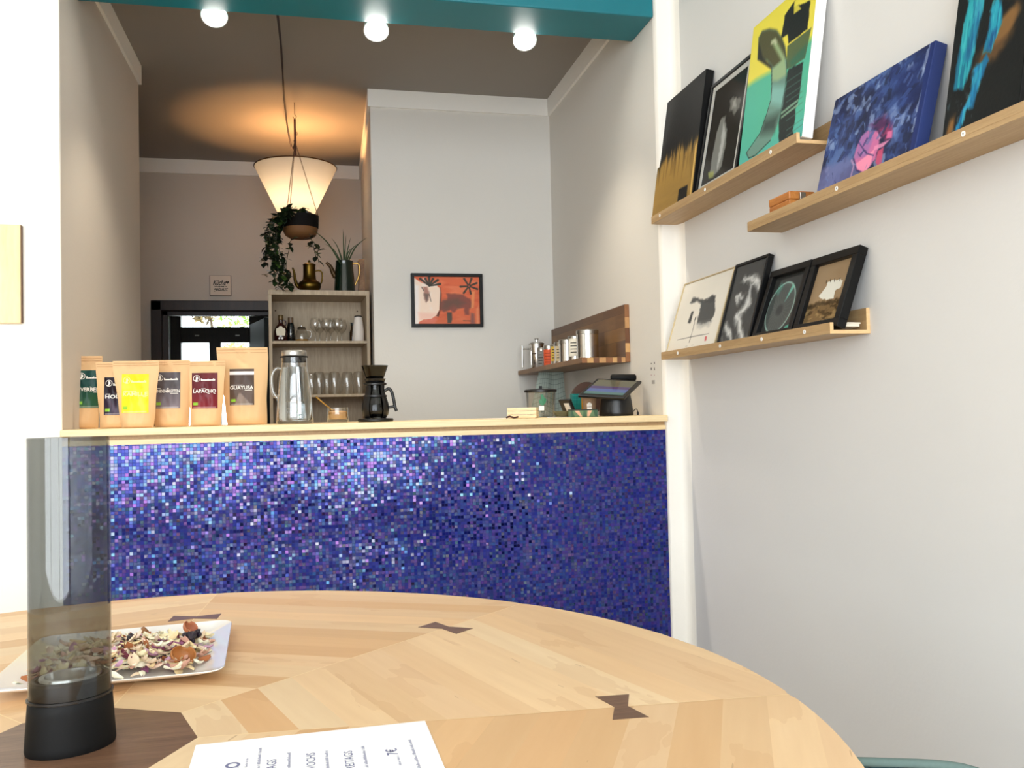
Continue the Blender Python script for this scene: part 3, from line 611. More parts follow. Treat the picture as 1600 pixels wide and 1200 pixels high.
# F: ink drawing in a thin pale frame
t, w_, h_ = picture('framed_drawing', (1068.6, 446), (1147, 417.6), (1038.3, 547.7), (1114.4, 534), .012, 1.364, 'thin pale-gold frame with a black ink sketch on cream paper', 'picture')
A = Art(130, 130, 'e6e0d4', w_/h_); q = homog([(100, 915), (515, 840), (265, 360), (693, 205)])
A.lay((A.n(2, 2, 4)-.4)*.6, 'd8d2c6')
A.poly(q((395, 480), (470, 465), (500, 430), (525, 430), (520, 560), (490, 640), (365, 660), (375, 600), (400, 510)), '3e3e3d', .95, .03, .05, 3, 16); A.poly(q((300, 500), (330, 455), (360, 460), (430, 465), (500, 425), (525, 430), (515, 480), (420, 490), (340, 490)), '3a3a39', .9, .03, .05, 5, 18); A.poly(q((320, 560), (340, 558), (308, 655), (285, 655)), '343433', .95, .02, .02, 2)
A.poly(q((365, 650), (490, 630), (480, 670), (370, 690)), '9a9a97', .6, .06, .06, 4); A.stroke(q((350, 620), (335, 690), (300, 805)), .008, '2f2f2e', .95, .006); A.ell(*q((353, 615))[0], .017, .03, '2f2f2e'); A.stroke(q((195, 792), (330, 760), (470, 732)), .0045, '4a4a48', .9, .006)
A.poly(q((437, 755), (455, 752), (448, 790), (432, 793)), 'c9575a', .9, .008); A.stroke(q((265, 840), (285, 836)), .003, '8a8a86', .7); A.stroke(q((318, 830), (335, 827)), .003, '8a8a86', .7)
framed(t, w_, h_, .012, .004, A, plain('pale_gold_frame', 'c8b48c', .4, .3), deep=.004)
# G: smoke photograph
t, w_, h_ = picture('framed_photograph', (1151, 415.8), (1203.3, 397.8), (1116, 533.5), (1166.7, 523.9), .018, 1.364, 'narrow black frame with a swirl of white smoke on charcoal', 'picture')
A = Art(90, 150, '3a3a39', w_/h_); q = homog([(545, 830), (795, 785), (722, 198), (975, 130)])
sm = [([(775, 300), (830, 290), (885, 310), (895, 385)], [.03, .05, .06, .03]), ([(885, 320), (830, 350), (815, 410), (810, 500)], [.05, .02, .03, .06]), ([(800, 470), (780, 530), (740, 570), (700, 610)], [.07, .07, .06, .05]), ([(760, 440), (710, 440), (720, 490)], [.03, .04, .03]), ([(700, 600), (730, 650), (720, 720), (745, 790)], [.04, .06, .06, .05]), ([(610, 680), (640, 730), (650, 790)], [.05, .06, .03])]
for i, (p_, w2) in enumerate(sm): A.stroke(q(*p_), [x*.9 for x in w2], 'a9aaa8', .75, .08, .14, i*3, 9); A.stroke(q(*p_), [x*.45 for x in w2], 'e6e6e3', .8, .05, .12, i*5+1, 12)
A.lay((A.n(12, 12, 9)-.6)*6*np.clip(.3-A.v, 0, .3)*3, '9a9a98', .5)
framed(t, w_, h_, .018, .009, A, M['black_frame'], deep=.004)
# H: glassy oval
t, w_, h_ = picture('framed_photograph', (1206.7, 427.5), (1270, 409), (1170.3, 523), (1231.7, 513), .022, 1.364, 'deep black frame with a pale glassy oval on grey, beside the smoke picture', 'picture')
A = Art(110, 130, '343534', w_/h_); q = homog([(-100, 870), (205, 830), (75, 430), (325, 355)])
ou, ov = q((118, 640))[0]
pts = q((205, 440), (232, 500), (215, 610), (150, 740), (60, 835), (0, 858), (-55, 830), (-65, 760), (-30, 640), (60, 510), (130, 450))
ec = q((85, 650))[0]; (uL, _), (uR, _), (_, vT), (_, vB) = q((-58, 760), (228, 530), (190, 438), (-10, 860)); ec = ((uL+uR)/2, (vT+vB)/2); rx_, ry_ = (uR-uL)/2*A.asp, (vT-vB)/2
A.ell(*ec, rx_, ry_, '5d6562', .8, .03); A.ell(*ec, rx_*.9, ry_*.9, '454a48', .8, .3); A.ring(*ec, rx_, ry_, .06, 'a8cfc2', .9); A.ell(*q((85, 650))[0], .10, .09, '333534', .9, .6)
for i in range(26):
    a_ = i*.2417; c_ = q((85, 650))[0]; A.stroke([(c_[0]+.12*math.cos(a_), c_[1]+.12*math.sin(a_)), (c_[0]+.34*math.cos(a_), c_[1]+.36*math.sin(a_))], .002, '8a9390', .35, .01)
A.poly(q((130, 585), (200, 450), (210, 475), (150, 560)), '79c9b4', .8, .03); A.poly(q((115, 835), (130, 800), (180, 772), (165, 825)), '58b79c', .95, .03); A.poly(q((60, 520), (110, 450), (125, 470), (80, 540)), '4fa08c', .5, .06)
framed(t, w_, h_, .022, .020, A, M['black_frame'], deep=.014)
# I: white shape on brown
t, w_, h_ = picture('framed_painting', (1273.3, 408.7), (1347.5, 385.8), (1233, 513), (1304, 502), .024, 1.364, 'deep black frame with a ragged white shape on tan, nearest the ledge end', 'picture')
A = Art(120, 130, '9c8466', w_/h_); q = homog([(280, 830), (610, 778), (450, 300), (800, 210)])
A.lay((A.n(3, 3, 41)-.45)*2, '8a7154', .6); gl = q((345, 640), (480, 610), (560, 600), (665, 575)); gu, gv = zip(*gl); hl = np.interp(A.u, gu, gv)+(A.n(14, 6, 2)-.5)*.08
A.lay((hl-A.v)/.04+.5, '6f5c3e'); A.lay((hl-A.v)/.03*np.clip(1-(hl-A.v)/.09, 0, 1), '2f271c', .8); A.lay((A.n(7, 16, 3)-.56)*10*(A.v < hl-.03), '33291b', .7); A.lay((A.n(6, 14, 13)-.6)*10*(A.v < hl-.05), 'a58d62', .6)
A.poly(q((440, 570), (470, 535), (520, 470), (525, 440), (560, 430), (600, 425), (640, 420), (665, 435), (640, 490), (590, 530), (575, 590), (510, 600), (455, 590)), 'e4e2d6', 1, .012, .04, 6, 20)
for x_, y_ in ((515, 440), (553, 428), (590, 425), (640, 420)): A.stroke(q((x_, y_-12), (x_-3, y_+12)), .008, '1c1812', .95, .006)
A.stroke(q((728, 375), (700, 470), (665, 570)), .007, '2a2118', .95, .006); A.stroke(q((735, 380), (690, 530)), .004, 'cdb48a', .6, .006)
framed(t, w_, h_, .024, .022, A, M['black_frame'], deep=.012)
# small wooden box on the middle ledge
xb = 1.235; p0 = at(1190, 340, x=LX0+.02); p1 = at(1215, 330, x=LX0+.02)
bx = thing('wooden_box', 'small orange wooden box with a metal clasp on the middle ledge', 'box', (1.252, 2.118, 1.686+LT))
ow = wood('orange_wood', 'a5602a', 'cf8a45', 1, 8, 9, .4)
MB().box(-.036, -.052, 0, .036, .052, .036).build('case', ow, bx, bevel=.0015); MB().box(-.037, -.053, .0365, .037, .053, .058).build('lid', ow, bx, bevel=.003)
MB().box(-.008, -.0585, .030, .008, -.0535, .054).build('clasp', M['brushed'], bx, bevel=.001)
for i, (rz, dz, dx) in enumerate(((.10, .0007, .008), (.16, .0075, .010))):
    k = thing('card_stack', 'cream cards leaning in the near end of the lowest ledge, under another card' if i == 0 else 'upper cream card lying askew on the leaning cards on the lowest ledge', 'cards', (1.254+dx, 1.937, 1.364+LT+dz), rz); k.rotation_euler = (-.10, .0, rz)
    MB().box(-.026, -.045, .004, .026, .045, .0105 if i == 0 else .0075).build('cards', plain('cream_card', 'efe6d2', .7), k)
# ------------------------------------------------------------------ things on the counter
def arc(b, prof, a0, a1, n=24, c=(0, 0, 0)):
    k = len(prof); vs_ = [(c[0]+r*math.cos(a0+(a1-a0)*i/n), c[1]+r*math.sin(a0+(a1-a0)*i/n), c[2]+z) for i in range(n+1) for r, z in prof]
    return b.add(vs_, [(i*k+q, (i+1)*k+q, (i+1)*k+q+1, i*k+q+1) for i in range(n) for q in range(k-1)])
def pouch(y0, TL, TR, BL, BR, LTL, LBR, colours, word, wspan, label, seed, style='night', wcol='f6f2ea', xword=None, banner=False):
    tl, tr_, bl, br = (at(*p, y=y0) for p in (TL, TR, BL, BR)); x0 = (bl.x+br.x)/2; H_ = (tl.z+tr_.z)/2-CT
    t = thing('tea_bag', label, 'bag', (x0, y0, CT+.0004), group='kraft paper tea bags on the bar')
    hb, ht = (br.x-bl.x)/2, (tr_.x-tl.x)/2; ct_ = (tl.x+tr_.x)/2-x0; D = .034; rs_ = np.random.RandomState(seed); ph = rs_.rand(6)*6
    def half(v): s_ = np.clip(v*1.15, 0, 1); return hb+(ht-hb)*(s_**1.2)+.0016*np.sin(11*v+ph[4])*np.clip(1-v, 0, 1)
    def depth(xh, v):
        prof = np.where(v < .08, .72+.28*np.sqrt(np.clip(v/.08, 0, 1)), 1)*np.clip(1-((v-.08)/.80), 0, 1)**.85
        wr = .0026*np.sin(9*v+3*xh+ph[0])*np.sin(5*xh+4*v+ph[1])+.0012*np.sin(14*xh-9*v+ph[3])*np.clip(1.2-v, 0, 1)+.0009*np.sin(21*v+11*xh+ph[2])
        return D*prof*np.clip(1-np.abs(xh)**2.6, 0, 1)+.0012+wr*np.clip(1.1-np.abs(xh), 0, 1)*np.clip(v*6, 0, 1)
    def front(X, Z): v = Z/H_; xh = (X-ct_*v)/half(v); return -depth(np.clip(xh, -1, 1), v)
    nu, nv = 30, 40; U, V = np.meshgrid(np.linspace(-1, 1, nu), np.linspace(0, 1, nv)); b = MB()
    for sgn in (1, -1):
        X = U*half(V)+ct_*V; Y = -sgn*depth(U, V) if sgn > 0 else depth(U, V)*.9
        Z = V*H_+.004*np.sin(U*3.1+1.57)*(V > .99)*0-.0
        P = np.stack([X, Y, np.maximum(Z, 0)], -1).reshape(-1, 3); b0 = len(b.v)
        fs = [(j*nu+i, j*nu+i+1, (j+1)*nu+i+1, (j+1)*nu+i) for j in range(nv-1) for i in range(nu-1)]
        b.add([tuple(p) for p in P], fs if sgn > 0 else [f[::-1] for f in fs])
    n0 = nu*nv; b.f += [(i+1, i, n0+i, n0+i+1) for i in range(nu-1)]; b.mi += [0]*(nu-1)
    b.build('pouch', M['kraft'], t, smooth=75)
    sl = MB(); zz = H_*.955
    for z_ in (H_*.93, H_*.965): sl.box(ct_-ht*.97, -.0030, z_, ct_+ht*.97, -.0014, z_+.0012)
    sl.build('seal_seam', plain('kraft_crease', 'c0905f', .7), t)
    # label
    q0, q1 = at(*LTL, y=y0), at(*LBR, y=y0); lx0, lx1, lz1, lz0 = q0.x-x0, q1.x-x0, q0.z-CT, q1.z-CT; lw, lh = lx1-lx0, lz1-lz0
    A = Art(44, 60, colours[0], lw/lh); nz = A.n(2.2, 3, seed)
    A.lay((.62-A.v)*1.6, colours[1], .9); A.lay((nz-.45)*3, colours[2], .6)
    if style == 'road': A.poly([(0, .30), (.45, .36), (1, .30), (1, .0), (0, .0)], '5b493f', .8, .02); A.poly([(.38, .33), (.46, .33), (.9, .0), (.2, .0)], 'b9aba0', .5, .04)
    if style == 'sheen': A.poly([(.02, .55), (.2, .5), (.6, .05), (.4, .02)], 'a79fb0', .35, .1)
    A.poly([(.05, .09), (.24, .09), (.24, .17), (.05, .17)], '8cc63f', 1, .012); A.lay((.022-np.abs(A.v-.03))/.01*(np.abs(A.u-.5) < .44), 'd8d4cc', .5)
    if banner: A.lay((.05-np.abs(A.v-.885))/.01, 'f4ecec')
    P = np.stack([lx0+A.u.ravel()*lw, np.zeros(A.nu*A.nv), lz0+A.v.ravel()*lh], -1); P[:, 1] = front(P[:, 0], P[:, 2])-.0012
    b = MB(); A.grid(b, P); lb_ = b.build('label', M['label'], t, smooth=75, col=A.rgba())
    # printing: product word, two faint lines, round emblem and an unreadable name strip
    def lay_text(V2, F2, bb):
        bb.add([(lx0+x*lw, float(front(np.array(lx0+x*lw), np.array(lz0+y*lh)))-.0026, lz0+y*lh) for x, y in V2], F2)
    pm = MB(); V2, F2 = fit_text(word, wspan[0], wspan[1], .10, bold=.018); lay_text([(x, y+.435) for x, y in V2], F2, pm)
    if xword:
        pass
    for (a0, a1, yy, hh_) in ((.08, .55, .545, .014), (.62, .92, .405, .014)): lay_text([(a0, yy), (a1, yy), (a1, yy+hh_), (a0, yy+hh_)], [(0, 1, 2, 3)], pm)
    em_, nm_ = MB(), MB()
    if not banner:
        n = 26; cx, cy, rx = .19, .84, .135; ry = rx*lw/lh
        V2 = [(cx+rr*rx*math.cos(2*math.pi*i/n), cy+rr*ry*math.sin(2*math.pi*i/n)) for rr in (.86, 1) for i in range(n)]; lay_text(V2, [(i, (i+1) % n, n+(i+1) % n, n+i) for i in range(n)], em_)
        head = [(-.55, -.75), (-.1, -.9), (.35, -.7), (.25, -.35), (.55, -.2), (.4, .05), (.5, .3), (.2, .65), (-.25, .6), (-.1, .25), (-.35, .1), (-.05, -.2)]
        lay_text([(cx+x*rx*.9, cy+y*ry*.9) for x, y in head], [tuple(range(len(head)))], em_)
        xx = .36
        for i, (w_, h_) in enumerate(((.05, .06), (.05, .036), (.045, .036), (.05, .036), (.05, .036), (.045, .05), (.05, .036), (.05, .036), (.05, .04), (.04, .06), (.04, .045))):
            lay_text([(xx, .775), (xx+w_*.92, .775), (xx+w_*.92, .775+h_), (xx, .775+h_)], [(0, 1, 2, 3)], nm_); xx += w_*1.06
    lm_ = plain('label_print_'+word.lower(), wcol, .6); pm.build('product_name', lm_, lb_)
    if not banner: em_.build('emblem', lm_, lb_); nm_.build('name_strip', lm_, lb_)
    return t
pouch(3.245, (98, 553), (160, 560), (108, 668), (153, 667), (121, 579), (163, 637), ('14433f', '3f6a3a', '285448'), 'VERBENE', (.16, .98), 'tall kraft bag with dark green label, leftmost on the bar', 1)
pouch(3.155, (150, 566), (214, 566), (156, 668), (205, 668), (164, 590), (205, 648), ('1d1420', '3b2c44', '2a1f30'), 'HOLUNDER', (.06, 1.5), 'kraft bag with black-violet label, half behind the yellow-labelled bag', 2, 'sheen')
pouch(3.065, (176, 563), (248, 565), (190, 668), (241, 668), (191, 585), (234, 645), ('f2d21c', 'f0dc2a', 'f6e66a'), 'KAMILLE', (.06, .96), 'kraft bag with bright yellow label, standing foremost', 3, wcol='fbf3a4')
pouch(3.155, (229, 563), (297, 563), (241, 667), (296, 666), (243, 582), (283, 638), ('4a4548', '8a7d86', '6a6268'), 'LINDENBLÜTEN', (-.0, .98), 'kraft bag with grey-mauve label, right of the yellow-labelled bag', 4)
pouch(3.095, (296, 564), (352, 564), (297, 664), (346, 664), (300, 583), (341, 638), ('5f1f26', '8c2c34', '6e2229'), 'LAPACHO', (.06, .94), 'kraft bag with wine-red label', 5)
pouch(3.19, (338, 543), (418, 543), (356, 663), (417, 662), (359, 577), (398, 633), ('4d3d35', '7d6a5e', '5e4c42'), 'GUAYUSA', (.02, .97), 'largest kraft bag with brown landscape label, at the right end of the row', 6, 'road', banner=True)
# glass water pitcher
def placed(u, v, y, z=None): p = at(u, v, y=y); return (p.x, y, CT+.0004 if z is None else z)
K = 3.1/1380*.985
pt = thing('water_pitcher', 'tall clear glass pitcher of water with steel lid and inner strainer', 'pitcher', placed(461, 661, 3.1))
prof = [(0, .001), (.057, .001), (.062, .006), (.0605, .03), (.057, .08), (.050, .15), (.0445, .19), (.0425, .203), (.0425, .226)]
MB().lathe(prof, 48).build('glass_body', M['glass'], pt, smooth=50)
MB().lathe([(0, .010), (.054, .010), (.0575, .014), (.0555, .07), (.0475, .15), (.0415, .192), (0, .192)], 48).build('water', M['water'], pt, smooth=50)
MB().lathe([(0, .2245), (.040, .2245), (.046, .2255), (.047, .2275), (.046, .2295), (.040, .2295)], 40).build('seal_ring', M['black_matt'], pt, smooth=50)
MB().lathe([(.041, .2295), (.0418, .231), (.0418, .2465), (.040, .249), (.020, .2497), (0, .2497)], 40).build('lid', M['brushed'], pt, smooth=40)
MB().lathe([(.0405, .21), (.0405, .2245)], 40).build('stopper', M['black_matt'], pt)
MB().lathe([(.022, .208), (.0235, .10), (.0225, .075), (0, .073)], 32).build('strainer', glass('frosted_strainer', (.80, .81, .82), 2.2, .25), pt, smooth=50)
hp = smooth_path([(-.043, 0, .188), (-.058, 0, .190), (-.072, 0, .172), (-.0755, 0, .145), (-.071, 0, .112), (-.060, 0, .092), (-.0525, 0, .083)], 6)
MB().tube(hp, .0058, 10).build('handle', M['glass'], pt, smooth=60)
# sugar jar and stick
sj = thing('sugar_jar', 'small low glass jar of light brown sugar', 'jar', placed(528, 659, 3.12))
MB().lathe([(0, .001), (.033, .001), (.036, .005), (.0362, .050), (.0355, .0525), (.034, .051), (.033, .012), (.030, .009), (0, .009)], 40).build('glass_cup', M['glass'], sj, smooth=50)
MB().lathe([(0, .010), (.0325, .012), (.0325, .036), (.028, .039), (.012, .0415), (0, .041)], 36).build('brown_sugar', plain('brown_sugar_grain', 'c08a4c', .9, vary=.2, scale=300), sj, smooth=50)
a, b_ = at(494, 620, y=3.10), at(519, 641, y=3.125)
sp = thing('sugar_spoon', 'slim golden spoon leaning out of the sugar jar', 'spoon', b_)
dv = a-b_
MB().tube([dv*0, dv*.5, dv], [.0028, .0024, .0030], 8).build('handle', M['gold'], sp, smooth=60)
MB().lathe([(0, -.004), (.006, -.002), (.008, .002), (.0075, .003), (0, .0)], 16, sx=1.2).build('bowl', M['gold'], sp, smooth=60)
# pour-over coffee maker
cm = thing('coffee_maker', 'black pour-over coffee maker with smoked glass dripper and side handle', 'coffee maker', placed(587, 657, 3.16))
MB().lathe([(0, 0), (.060, 0), (.0625, .003), (.0625, .008), (.060, .011), (.03, .0125), (0, .0125)], 48).build('base_plate', M['black'], cm, smooth=40)
MB().lathe([(0, .0135), (.030, .0135), (.040, .022), (.044, .04), (.041, .065), (.031, .095), (.025, .112), (.026, .135)], 48).build('glass_carafe', M['smoke_dark'], cm, smooth=60)
MB().lathe([(0, .0145), (.029, .0145), (.039, .023), (.043, .04), (.040, .062), (0, .062)], 40).build('liquid', glass('dark_liquid', (.45, .45, .42), .6, ior=1.33), cm, smooth=60)
sprof = [(.036, .011), (.045, .025), (.0485, .042), (.046, .064), (.0375, .092), (.0325, .112), (.034, .138), (.0315, .138), (.030, .112), (.035, .092), (.0435, .064), (.046, .042)]
st = MB()
for a0 in (-1.57+.56, 1.57+.56):
    arc(st, sprof, a0, a0+2.02, 20)
st.build('side_guard', M['black'], cm, smooth=40)
MB().lathe([(.0335, .128), (.0405, .130), (.041, .136), (.0335, .138)], 40).build('collar', M['black'], cm, smooth=40)
arc(MB(), [(.0335, .0865), (.042, .088), (.042, .093), (.0335, .094)], 0, 6.283, 40).build('waist_band', M['black'], cm, smooth=40)
MB().lathe([(.012, .120), (.016, .138), (.030, .150), (.046, .195), (.0478, .197), (.0470, .1985), (.045, .197), (.029, .152), (.010, .141)], 48).build('dripper', M['smoke_dark'], cm, smooth=50)
MB().lathe([(.020, .1285), (.033, .139), (.038, .152), (.0305, .150), (.024, .142)], 40).build('dripper_seat', M['black'], cm, smooth=50)
MB().tube(smooth_path([(.033, -.008, .108), (.048, -.010, .116), (.058, -.012, .102), (.064, -.012, .075), (.068, -.012, .05), (.0735, -.012, .036)], 6), [.0055]*31, 10).build('handle', M['black'], cm, smooth=60)
MB().tube([(.046, -.01, .05), (.066, -.012, .052)], .005, 8).build('handle_bridge', M['black'], cm, smooth=60)
# slatted crate, twig, paper
cx = at(812, 651, y=3.06); cr = thing('wooden_crate', 'low pale wooden slatted crate standing before the lidded tub', 'crate', (cx.x+.022, 3.10, CT+.0004), -.38)
pw = wood('pale_poplar', 'dcc294', 'f1dfba', 0, 8, 10, .6)
for k in range(3):
    z0 = .002+k*.0125
    for bx in ((-.05, -.032, .05, -.0295), (-.05, .0295, .05, .032), (-.0525, -.032, -.05, .032), (.05, -.032, .0525, .032)): MB().box(bx[0], bx[1], z0, bx[2], bx[3], z0+.011).build('slat', pw, cr)
po = plain('poplar_post', 'c9a97a', .6)
for sx_ in (-1, 1):
    for sy_ in (-1, 1): MB().box(sx_*.0455-.0045, sy_*.0272-.0023, .0021, sx_*.0455+.0045, sy_*.0272+.0023, .0375).build('corner_post', po, cr)
MB().box(-.05, -.0295, 0, .05, .0295, .002).build('crate_bottom', pw, cr)
tw = thing('twig', 'dark red-brown twig lying at the left foot of the pale crate', 'twig', placed(800, 651, 3.035))
MB().tube(smooth_path([(-.02, 0, .004), (-.008, .004, .008), (.006, -.003, .004), (.022, .002, .006)], 4), .0032, 7).build('stem', plain('red_brown_bark', '3d1815', .7), tw, smooth=60)
MB().tube([(-.004, .002, .006), (-.012, -.012, .010)], .0022, 6).build('side_shoot', plain('red_brown_shoot', '4a201a', .7), tw, smooth=60)
for nm, lab, u, rz in (('paper_sheet', 'white paper sheet flat on the bar left of the pale crate', 772, .1), ('paper_sheet', 'white paper slip flat on the bar right of the pale crate', 873, -.25)):
    p = at(u, 651, y=3.12); tag(MB().box(-.045, -.06, 0, .045, .06, .0007).build(nm, M['paper'], loc=(p.x, 3.11, CT+.0005), rot=(0, 0, rz)), lab, 'paper')
# lidded tub
tb = thing('lidded_tub', 'clear round tub with black lid and green print, behind the pale crate', 'tub', (at(845, 640, y=3.36).x, 3.36, CT+.0004))
MB().lathe([(0, .001), (.050, .001), (.053, .006), (.0595, .098), (.061, .10)], 48).build('tub_body', M['glass_thin'], tb, smooth=50)
MB().lathe([(.058, .097), (.064, .098), (.0645, .106), (.060, .1085), (.03, .111), (0, .112)], 48).build('lid', M['black'], tb, smooth=40)
MB().prism([(-.007, -.003), (.007, -.003), (.002, .003), (-.004, .003)], .111, .122).build('lid_tab', M['black'], tb, bevel=.001)
b = MB(); ang0 = -1.87
def onr(r, pts, zf=lambda x: x): return [(r*math.cos(ang0+x/r), r*math.sin(ang0+x/r), z) for x, z in pts]
b.add(onr(.0605, [(.000, .05), (.012, .044), (.022, .055), (.026, .068), (.018, .075), (.012, .088), (.003, .085), (.006, .072), (-.004, .064)]), [tuple(range(9))]); b.build('green_print', plain('green_print', '2f7a55', .5), tb)
b = MB(); b.add(onr(.0605, [(-.004, .026), (.016, .026), (.016, .044), (-.004, .044)]), [(0, 1, 2, 3)]); b.build('sticker', M['paper'], tb)
# checked tea towel hung below the wall shelf
def towel():
    y0 = 4.16; nu, nv = 150, 120; U, V = np.meshgrid(np.linspace(0, 1, nu), np.linspace(0, 1, nv)); z1, z0 = 1.379, 1.13
    tl, tr_, bl, br = at(842, 580, y=y0).x, at(880, 580, y=y0).x, at(826, 642, y=y0).x, at(888, 642, y=y0).x
    X = (tl+(tr_-tl)*U)*V+(bl+(br-bl)*U)*(1-V); fold = .018*np.cos(U*2*math.pi*1.5+.6)*(1-.4*V)+.006*np.sin(U*17+V*5)+.02*np.abs(U-.42)**.5
    Y = y0+fold*(1.1-V); Z = z0+(z1-z0)*V-.012*np.cos(U*9)*(1-V)
    A = Art(nu, nv, 'a7b3aa'); 
    for k in range(12): A.lay((.006-np.abs(A.u-(k+.3)/12-.015*A.v*math.sin(k)))/.006, '4b5650', .75)
    for k in range(11): A.lay((.007-np.abs(A.v-(k+.5)/11-.012*np.sin(A.u*8)))/.007, '4b5650', .75)
    A.lay((A.n(5, 5, 3)-.5)*2, 'b9c2ba', .5)
    b = MB(); A.grid(b, np.stack([X, Y, Z], -1).reshape(-1, 3)); o = b.build('tea_towel', attr_mat('checked_linen', .9), smooth=80, col=A.rgba())
    sd = o.modifiers.new('thick', 'SOLIDIFY'); sd.thickness = .0025
    return tag(o, 'grey-green checked tea towel hanging under the wooden wall shelf', 'towel')
towel()
# small things between tub and till
kt = thing('card_terminal', 'small black and silver card terminal leaning beside the till', 'card terminal', (at(893, 642, y=3.22).x, 3.22, CT+.0004), .5)
q_ = Matrix.Rotation(-.5, 4, 'Y')
MB().box(-.014, -.035, .001, .012, .035, .012).build('dock', M['black_matt'], kt, bevel=.002)
MB().box(-.006, -.03, .010, .006, .03, .075, q_).build('body', M['black'], kt, bevel=.003); MB().box(-.0085, -.022, .018, -.0062, .004, .062, q_).build('display', plain('silver_face', 'dcdcdc', .25, .4), kt)
wb = thing('wicker_basket', 'tiny olive-brown wicker basket by the camouflage patterned box', 'basket', (at(878, 644, y=3.14).x, 3.14, CT+.0004))
b = MB()
for k in range(5): b.tube([((.022+.002*k)*math.cos(t)*(1+.03*math.sin(t*9+k*3)), (.022+.002*k)*math.sin(t), .003+k*.0042) for t in np.linspace(0, 6.283, 40, endpoint=False)], .0024, 6, closed=True)
b.build('woven_wall', plain('olive_wicker', '5e5634', .7, vary=.3, scale=120), wb, smooth=60); MB().lathe([(0, .0015), (.023, .0015)], 24).build('basket_floor', plain('wicker_floor', '4c4529', .8), wb)
rb = thing('round_board', 'round dark brown board leaning behind the till', 'board', (at(917, 610, y=3.40).x, 3.40, CT+.0004))
b = MB(); b.lathe([(0, -.006), (.066, -.006), (.068, -.004), (.068, .004), (.066, .006), (0, .006)], 48, mat=Matrix.Translation((0, 0, .0685)) @ Matrix.Rotation(math.pi/2-.12, 4, 'X')); b.build('disc', plain('dark_brown_board', '42281c', .5), rb, smooth=40)
A = Art(30, 50, '1f7a74', .5)
for k in range(6): A.lay((.02-np.abs(A.u-(k+.5)/6))/.02, '12504f', .7); A.lay((.012-np.abs(A.v-(k+.5)/6))/.012, '5aa79a', .7)
tx = thing('teal_packet', 'upright teal checked packet left of the brown paper cup', 'packet', (at(900, 640, y=3.30).x, 3.30, CT+.0004), .1)
MB().box(-.019, -.012, 0, .019, .012, .088).build('carton', plain('teal_carton', '1f6f6b', .5), tx, bevel=.001); A.mesh((-.0185, -.0123, .001), (.0185, -.0123, .001), (-.0185, -.0123, .087), (.0185, -.0123, .087)).build('printed_face', M['label'], tx, col=A.rgba())
yp = thing('yellow_packet', 'yellow packet with rounded top behind the brown paper cup', 'packet', (at(914, 640, y=3.345).x, 3.345, CT+.0004))
MB().prism([(-.016, 0), (.016, 0), (.016, .080), (.010, .088), (-.010, .088), (-.016, .080)], -.006, .006, Matrix.Rotation(math.pi/2, 4, 'X')).build('pouch', plain('yellow_foil', 'd9a02c', .4), yp, bevel=.001)
cu = thing('paper_cup', 'brown kraft paper cup with white handprint, left of the till', 'cup', (at(921, 640, y=3.19).x, 3.19, CT+.0004))
MB().lathe([(0, .001), (.021, .001), (.0215, .003), (.0275, .071), (.0285, .073), (.0275, .0745), (.0262, .072), (.0205, .005)], 40).build('cup_wall', plain('brown_kraft_cup', '8e7258', .7), cu, smooth=50)
b = MB(); ang0 = -1.87
for i in range(5): 
    x = -.008+i*.004; b.add(onr(.0262, [(x-.0014, .036), (x+.0014, .036), (x+.0014, .048+.004*math.sin(i*.8)), (x-.0014, .048+.004*math.sin(i*.8))]), [(0, 1, 2, 3)])
b.add(onr(.0258, [(-.009, .026), (.009, .026), (.009, .034), (-.009, .034)]), [(0, 1, 2, 3)]); b.build('white_print', M['print_white'], cu)
A = Art(80, 24, '5f7a5a', 3.6)
for p_, c_ in (([(.12, 1), (.30, 1), (.42, 0), (.34, 0)], 'd9a98a'), ([(.62, 1), (.80, 1), (.68, 0), (.60, 0)], 'd9a98a'), ([(.0, 0), (.14, 0), (.05, 1), (0, 1)], '3c5a44'), ([(.44, 0), (.58, 0), (.55, 1), (.47, 1)], '44644c'), ([(.9, 0), (1, 0), (1, 1), (.84, 1)], '3c5a44')): A.poly(p_, c_, 1, .02)
gx = thing('patterned_box', 'low box with green and pink triangle pattern in front of the till', 'box', (at(911, 649, y=3.05).x, 3.05, CT+.0004), -.03)
MB().box(-.050, -.018, 0, .050, .018, .025).build('box_body', plain('sage_card', '55705a', .6), gx, bevel=.001); MB().box(-.051, -.019, .0235, .051, .019, .0275).build('lid', plain('dark_card', '20261f', .6), gx, bevel=.001)
A.mesh((-.049, -.0184, .001), (.049, -.0184, .001), (-.049, -.0184, .023), (.049, -.0184, .023)).build('printed_front', M['label'], gx, col=A.rgba())
